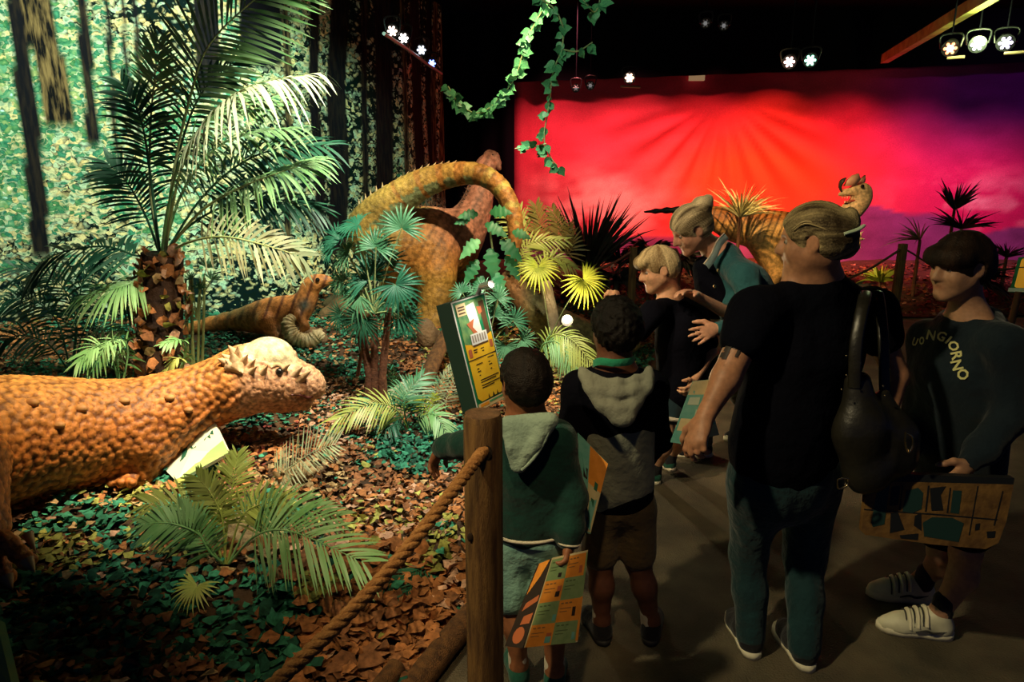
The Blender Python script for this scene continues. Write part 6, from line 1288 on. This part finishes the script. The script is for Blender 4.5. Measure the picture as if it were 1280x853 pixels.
B = Body(); hd.prims(B); B.rc(hd.L(0, -.12, -.25), nkb, .050, .056, .04); B.rc(nkb, chs, .06, .09, .05, dep=ft, sq=1.3); B.rc(chs, pel, .09, .09, .05, dep=ft, sq=1.3)
for sh, el, w_ in ((shL, elL, wrL), (shR, elR, wrR)): B.rc(nkb, sh, .04, .038, .05); B.rc(sh, el, .04, .036, .03); B.rc(el, w_, .036, .024, .02)
hand(B, wrL, P(768, 364, 3.49)-wrL, (-.7, .3, .2), (.2, -.5, .7), .95, (.9, 1.2, .8)); hand(B, wrR, P(858, 495, 3.5)-wrR, (-.6, .3, 0), (0, 0, 1), .9, (.6, .8, .6))
for hp, kn, an in ((h1, k1, a1), (h2, k2, a2)): B.rc(pel, hp, .07, .062, .05); B.rc(hp, kn, .062, .050, .03); B.chain([kn, kn*.6+an*.4-ft*.014, an], [.050, .050, .032], .03); B.rc(an, an-np.array([0, 0, .05]), .030, .027)
skin_obj(c3, B, .0065, (.66, .36, .21), [hd]); hd.eyes(c3)
for an, kn in ((a1, k1), (a2, k2)): B = Body(); d = nrm(kn-an); B.rc(an-np.array([0, 0, .05]), an+d*.055, .040, .041, .02); cutend(B, an+d*.085, d, .032); cl(c3, 'sock', B, M_sockb, .007, .002, 30)
B = Body(); B.rc(P(852, 475, 3.76), pel, .13, .14, .05, dep=ft, sq=1.25); M_nv = cloth('shorts_navy', (.012, .035, .045))
for hp, kn in ((h1, k1), (h2, k2)): d = nrm(kn-hp); B.rc(hp, hp+(kn-hp)*.38, .088, .085, .03); cutend(B, hp+(kn-hp)*.38+d*.05, d, .070)
sh_ = cl(c3, 'shorts', B, M_nv, .009, .003)
for hp, kn in ((h1, k1),):
    d = nrm(kn-hp); c = hp+(kn-hp)*.38+d*.03; u_ = nrm(np.cross(d, (0, 1, 0))); v_ = np.cross(d, u_); g = G(); g.tube([c+u_*.086*math.cos(a)+v_*.086*math.sin(a) for a in th], [.013], 6, cap=False); g.make('white_hem', M_sockw, sh_)
B = Body()
for sh, el in ((shL, elL), (shR, elR)): d = nrm(el-sh); B.rc(sh, sh+(el-sh)*.75, .065, .066, .03); cutend(B, sh+(el-sh)*.75+d*.045, d, .055)
for sh in (shL, shR): B.rc(nkb-np.array([0, 0, .03]), sh, .06, .06, .05)
B.rc(nkb-np.array([0, 0, .03]), chs, .075, .165, .05, dep=ft, sq=1.3); B.rc(chs, P(852, 480, 3.76), .165, .175, .05, dep=ft, sq=1.25); B.rc(nkb+np.array([0, 0, .02]), nkb+np.array([0, 0, .2]), .054, .06, .01, 's'); B.el(P(852, 530, 3.76), (.3, .3, .14), None, .008, 's')
cl(c3, 't_shirt', B, M_blk, .009, .005, 10)
H = cap(hd, .030, face=(0, .60, -.20, .42, .40, .50), nape=(0, .22, -.60, .55, .62, .45)); H.el(hd.L(0, .06, .34), (.30*.235, .36*.235, .20*.235), hd.R, .02); H.chain([hd.L(-.2, .34, .28), hd.L(0, .42, .24), hd.L(.2, .34, .28)], [.022, .024, .022], .02, 8)
hairobj(c3, H, hd, .006, (.26, .17, .07), (.85, .68, .36), 'up', 110, .0022)
# ---------------------------------------------------------------- bending older woman
ol = person('grey haired woman with a bun and teal denim jacket bending towards the blond boy', Pf(905, 568))
ft = nrm([-1, -.05, 0]); rtv = np.array([ft[1], -ft[0], 0])
hd = Head(P(864, 286, 4.02), (-.86, -.12, -.50), .265, (.35, 0, 1)); nkb, chs, pel = P(898, 318, 4.08), P(925, 362, 4.1), P(968, 450, 4.15)
shL, shR = P(930, 345, 3.86), P(908, 340, 4.3); elL, wrL = P(950, 408, 3.72), P(896, 411, 3.60); elR, wrR = P(914, 394, 3.86), P(868, 369, 3.68)
s1, a1 = shoe(ol, Pf(890, 570), (-1, .05), .27, cloth('canvas_black', (.01, .01, .01)), M_solew, 1, M_lace, M_solew); s2, a2 = shoe(ol, Pf(955, 552), (-1, .1), .27, cloth('canvas_black', (.01, .01, .01)), M_solew, -1, M_lace, M_solew)
h1, h2, k1, k2 = P(960, 458, 4.08), P(968, 455, 4.28), P(874, 462, 4.02), P(925, 490, 4.3)
B = Body(); hd.prims(B, 1.02); B.rc(hd.L(0, -.10, -.25), nkb, .058, .062, .04); B.rc(nkb, chs, .09, .11, .05); B.rc(chs, pel, .11, .12, .05)
for sh, el, w_ in ((shL, elL, wrL), (shR, elR, wrR)): B.rc(nkb, sh, .05, .045, .05); B.rc(sh, el, .045, .04, .03); B.rc(el, w_, .040, .027, .02)
hand(B, wrL, P(862, 424, 3.50)-wrL, (-.1, .7, -.3), (-.2, .3, .8), 1.08, (.15, .2, .2), .16); hand(B, wrR, P(846, 362, 3.60)-wrR, (0, -.3, -.9), (-.2, -.8, .2), 1.05, (.3, .4, .3), .1)
for hp, kn, an in ((h1, k1, a1), (h2, k2, a2)): B.rc(pel, hp, .09, .08, .05); B.rc(hp, kn, .08, .058, .03); B.rc(kn, an, .055, .035, .03); B.rc(an, an-np.array([0, 0, .06]), .034, .03)
skin_obj(ol, B, .0068, (.60, .32, .20), [hd]); hd.eyes(ol)
B = Body(); B.rc(P(960, 435, 4.12), pel, .17, .19, .05); M_ov = cloth('trousers_olive', (.09, .085, .05), (.07, .065, .035), .6, 24)
for hp, kn, an in ((h1, k1, a1), (h2, k2, a2)): B.rc(hp, kn, .11, .078, .04); B.rc(kn, an, .078, .058, .03); cutend(B, an-np.array([0, 0, .02]), (0, 0, -1), .05)
cl(ol, 'trousers', B, M_ov, .0095, .005)
B = Body(); M_dj = cloth('denim_jacket_teal', (.022, .105, .115), (.015, .080, .092), .7, 26)
d = nrm(wrL-elL); B.rc(shL, elL, .075, .064, .03); B.chain([elL, elL*.3+wrL*.7, wrL], [.064, .056, .042], .03); cutend(B, wrL+d*.012, d, .036); d = nrm(wrR-elR); B.rc(shR, elR, .075, .060, .03); B.rc(elR, elR+d*.04, .056, .05, .03); cutend(B, elR+d*.09, d, .045)
for sh in (shL, shR): B.rc(nkb-np.array([-.03, 0, .02]), sh, .08, .075, .06)
B.rc(nkb-np.array([-.03, 0, .03]), chs, .11, .185, .05, dep=nrm([.5, 0, .7]), sq=1.15); B.rc(chs, P(962, 435, 4.14), .185, .19, .05); B.rc(hd.L(0, -.12, -.20), nkb, .064, .070, .01, 's')
cl(ol, 'denim_jacket', B, M_dj, .009, .006, 9)
g = G(); q = crom(PL([(905, 292, 4.0), (896, 302, 3.92), (889, 318, 3.92), (880, 330, 3.94)]), 12); A = np.stack([q, q+np.array([.012, -.012, -.01]), q+np.array([.03, .0, -.03])], 1); g.grid(A); g.make('collar', cloth('collar_denim', (.20, .30, .30)), ol)
g = G(); g.tube(q, [.005], 6); g.make('collar_edge', M_sockw, ol)
for x, y in ((898, 338), (893, 358), (895, 380)): g = G(); a = P(x, y, 3.80); g.ell(a, (.010, .004, .010), nu=10, nv=6); g.make('button', M_brass, ol)
B = Body(); B.rc(P(880, 335, 4.05), P(895, 375, 4.05), .07, .12, .05); cl(ol, 'dark_top', B, M_blk, .01, .003)
H = cap(hd, .05, face=(0, .60, -.22, .42, .40, .50), nape=(0, .10, -.72, .55, .58, .44)); H.el(hd.L(0, -.42, .32), (.065, .055, .06), hd.R, .02); H.chain([hd.L(0, -.5, .36), hd.L(.05, -.62, .36), hd.L(0, -.6, .24)], [.03, .025, .012], .02)
hairobj(ol, H, hd, .0068, (.13, .10, .045), (.90, .78, .45), 'fwd', 120, .0025)
# ---------------------------------------------------------------- printed maps and the printed carrier bag
M_mo = mat('map_orange', (.86, .32, .04), .6, (.75, .27, .03), 40); M_mg = mat('map_green', (.26, .38, .16), .6, (.20, .32, .13), 40); M_mk = mat('map_dark', (.03, .02, .015), .6); M_mt = mat('map_teal', (.12, .40, .33), .6, (.20, .48, .40), 30); M_mw = mat('map_cream', (.72, .62, .34), .6, (.62, .52, .26), 30)
def sheet(label, corners, th_, prints, back=M_mw):
    f = Face(*corners); t = thing('printed_map', label, 'map', f.p(.5, 1)); g = G(); g.slab([f.p(0, 0), f.p(1, 0), f.p(1, 1), f.p(0, 1)][::-1], -f.n*th_); g.make('paper', back, t, smooth=False)
    for (u0, v0, u1, v1, m, d) in prints: f.rect(u0, v0, u1, v1, .0012+.0006*d, 'print_block', m, t)
    return t, f
pr = []
for i in range(4):
    for j in range(2): pr.append((.02+.47*j, .02+.245*i, .02+.47*(j+1), .02+.245*(i+1), M_mo if (i+j) % 2 else M_mg, 0))
pr += [(.95, .02, 1, .5, M_mg, 0), (.95, .5, 1, .98, M_mo, 0), (.36, .34, .46, .40, M_pr, 1), (.34, .40, .44, .46, M_mk, 1), (.40, .66, .47, .73, M_mt, 1), (.80, .60, .87, .70, M_mk, 1), (.35, .90, .46, .97, M_mt, 1), (.36, .86, .46, .90, M_pr, 1), (.30, .19, .38, .24, M_mk, 1), (.82, .15, .90, .23, M_pr, 1), (.86, .88, .92, .96, M_mt, 1)]
for i in range(4):
    for j in range(2):
        u0, v0 = .06+.47*j, .05+.245*i
        for k in range(3): pr.append((u0+.09*k, v0, u0+.06+.09*k, v0+.014, mat('map_ink', (.30, .16, .05), .6) if (i+j) % 2 else mat('map_ink_green', (.12, .18, .07), .6), 1))
        for k in range(2): pr.append((u0, v0+.06+.035*k, u0+.24-.08*k, v0+.068+.035*k, mat('map_ink', (.30, .16, .05), .6) if (i+j) % 2 else mat('map_ink_green', (.12, .18, .07), .6), 1))
m1, f1 = sheet('orange and green chequered map held low by the child in the green jacket', (P(690, 698, 1.97), P(735, 688, 1.99), P(722, 803, 1.92), P(655, 810, 1.88)), .002, pr)
f1b = Face(P(672, 706, 2.00), P(689, 699, 1.968), P(654, 811, 1.878), P(631, 808, 1.95)); g = G(); g.slab([f1b.p(0, 0), f1b.p(1, 0), f1b.p(1, 1), f1b.p(0, 1)][::-1], -f1b.n*.002); g.make('folded_leaf', M_mk, m1, smooth=False)
f1b.poly([(.15, .0), (.95, .0), (.6, .18), (.1, .38)], .001, 'print_block', M_mo, m1); f1b.poly([(.3, .48), (.98, .40), (.98, .47), (.2, .58)], .001, 'print_block', M_pr, m1); f1b.poly([(.45, .64), (.95, .60), (.9, .72), (.4, .74)], .001, 'print_block', M_pr, m1); f1b.poly([(.35+.3*math.cos(a)+.18, .86+.1*math.sin(a)) for a in np.linspace(0, 2*PI, 14)[:-1]], .001, 'print_block', M_pr, m1)
m2, f2_ = sheet('tall folded teal and orange map held upright between the two nearest children', (P(722, 541, 2.19), P(760, 580, 2.14), P(738, 668, 2.09), P(727, 664, 2.13)), .002, [(.0, .0, .42, .98, M_mt, 0), (.42, .0, 1, .42, M_mo, 0), (.42, .42, 1, .98, M_mw, 0), (.70, .34, .84, .44, mat('map_deep_green', (.03, .15, .08), .6), 1), (.60, .56, .80, .66, mat('map_deep_green', (.03, .15, .08), .6), 1), (.55, .80, .75, .85, M_pr, 1), (.20, .28, .38, .40, M_mk, 1)], M_mt)
f2b = Face(P(719, 562, 2.20), P(726, 600, 2.185), P(730, 690, 2.11), P(722, 640, 2.14)); g = G(); g.slab([P(719, 560, 2.21), P(736, 590, 2.20), P(734, 622, 2.19), P(716, 600, 2.2)], (0, .002, 0)); g.make('folded_leaf', M_mo, m2, smooth=False)
m3, f3_ = sheet('pale teal and yellow map held low in the hand of the woman in black', (P(866, 477, 2.12), P(894, 474, 2.13), P(884, 560, 2.08), P(838, 553, 2.09)), .002, [(0, 0, 1, .22, M_mw, 0), (0, .22, 1, .42, M_mt, 0), (0, .42, 1, .60, M_mt, 0), (.05, .60, .75, .80, M_mw, 0), (0, .80, 1, 1, M_mt, 0), (.7, .06, .9, .16, mat('map_deep_green', (.03, .15, .08), .6), 1), (.1, .26, .5, .38, mat('map_pale', (.55, .66, .5), .6), 1), (.45, .45, .9, .57, mat('map_pale', (.55, .66, .5), .6), 1)], M_mt)
g = G(); g.slab(PL([(884, 513, 2.14), (890, 511, 2.14), (899, 544, 2.12), (876, 549, 2.12)])[::-1], (0, .002, 0)); g.make('folded_leaf', M_mw, m3, smooth=False)
g = G(); g.slab(PL([(888, 519, 2.137), (891, 518, 2.137), (894, 530, 2.127), (889, 531, 2.127)])[::-1], (0, -.001, 0)); g.make('print_block', M_mt, m3, smooth=False)
bagf = Face(P(1084, 600, 2.16), P(1267, 606, 2.08), P(1256, 690, 2.06), P(1076, 672, 2.14)); tbg = thing('carrier_bag', 'flat brown printed carrier with dark lettering held by the boy in the hoodie', 'bag', bagf.p(.5, 1))
M_kr = mat('carrier_ochre', (.22, .115, .03), .6, (.12, .06, .02), 22, .3, 30); M_cd = mat('carrier_dark', (.012, .014, .016), .5); M_cg = mat('carrier_teal', (.015, .045, .04), .5)
g = G(); o_ = [bagf.p(u, v) for u, v in [(0, .02), (.5, .0), (1, 0), (.985, .55), (.95, .88), (.87, .99), (.5, 1.0), (.03, .95), (0, .9)]]; g.slab(o_[::-1], -bagf.n*.03); g.make('carrier', M_kr, tbg, smooth=False)
g = G(); g.slab([bagf.p(u, v, .0) for u, v in ((0, .02), (1, 0), (1, -.09), (0, -.12))][::-1], -bagf.n*.03); g.make('zip_edge', M_cd, tbg, smooth=False)
for pol, m in (([(.08, .10), (.16, .08), (.155, .74), (.075, .80), (.06, .72)], M_cg), ([(.175, .10), (.235, .08), (.235, .40), (.175, .42)], M_cd), ([(.28, .16), (.36, .10), (.40, .18), (.40, .44), (.34, .52), (.27, .50)], M_cg), ([(.19, .54), (.24, .52), (.30, .80), (.20, .88)], M_cd), ([(.36, .56), (.40, .50), (.42, .80), (.36, .72)], M_cd), ([(.27, .90), (.40, .84), (.40, .95), (.28, .95)], M_cd), ([(.44, .10), (.55, .06), (.52, .20), (.55, .44), (.47, .46)], M_cd), ([(.60, .12), (.66, .12), (.66, .48), (.60, .47)], M_cg),
               ([(.42, .66), (.48, .56), (.62, .55), (.70, .62), (.68, .92), (.44, .88)], M_cg), ([(.0, .50), (.56, .505), (.56, .525), (.0, .52)], M_cd), ([(.44, .50), (.92, .52), (.92, .54), (.44, .52)], M_cd), ([(.245, .06), (.255, .06), (.255, .48), (.245, .48)], M_cd), ([(.425, .06), (.437, .06), (.437, .48), (.425, .48)], M_cd), ([(.575, .08), (.585, .08), (.585, .48), (.575, .48)], M_cd), ([(.76, .04), (.768, .04), (.75, .80), (.742, .80)], M_cd), ([(.78, .62), (.81, .60), (.81, .70), (.78, .72)], M_cd), ([(.86, .72), (.92, .70), (.92, .80), (.87, .82)], M_cd), ([(.93, .10), (.938, .10), (.91, .62), (.90, .62)], M_cd)):
    bagf.poly(pol, .0012, 'printed_letter', m, tbg)
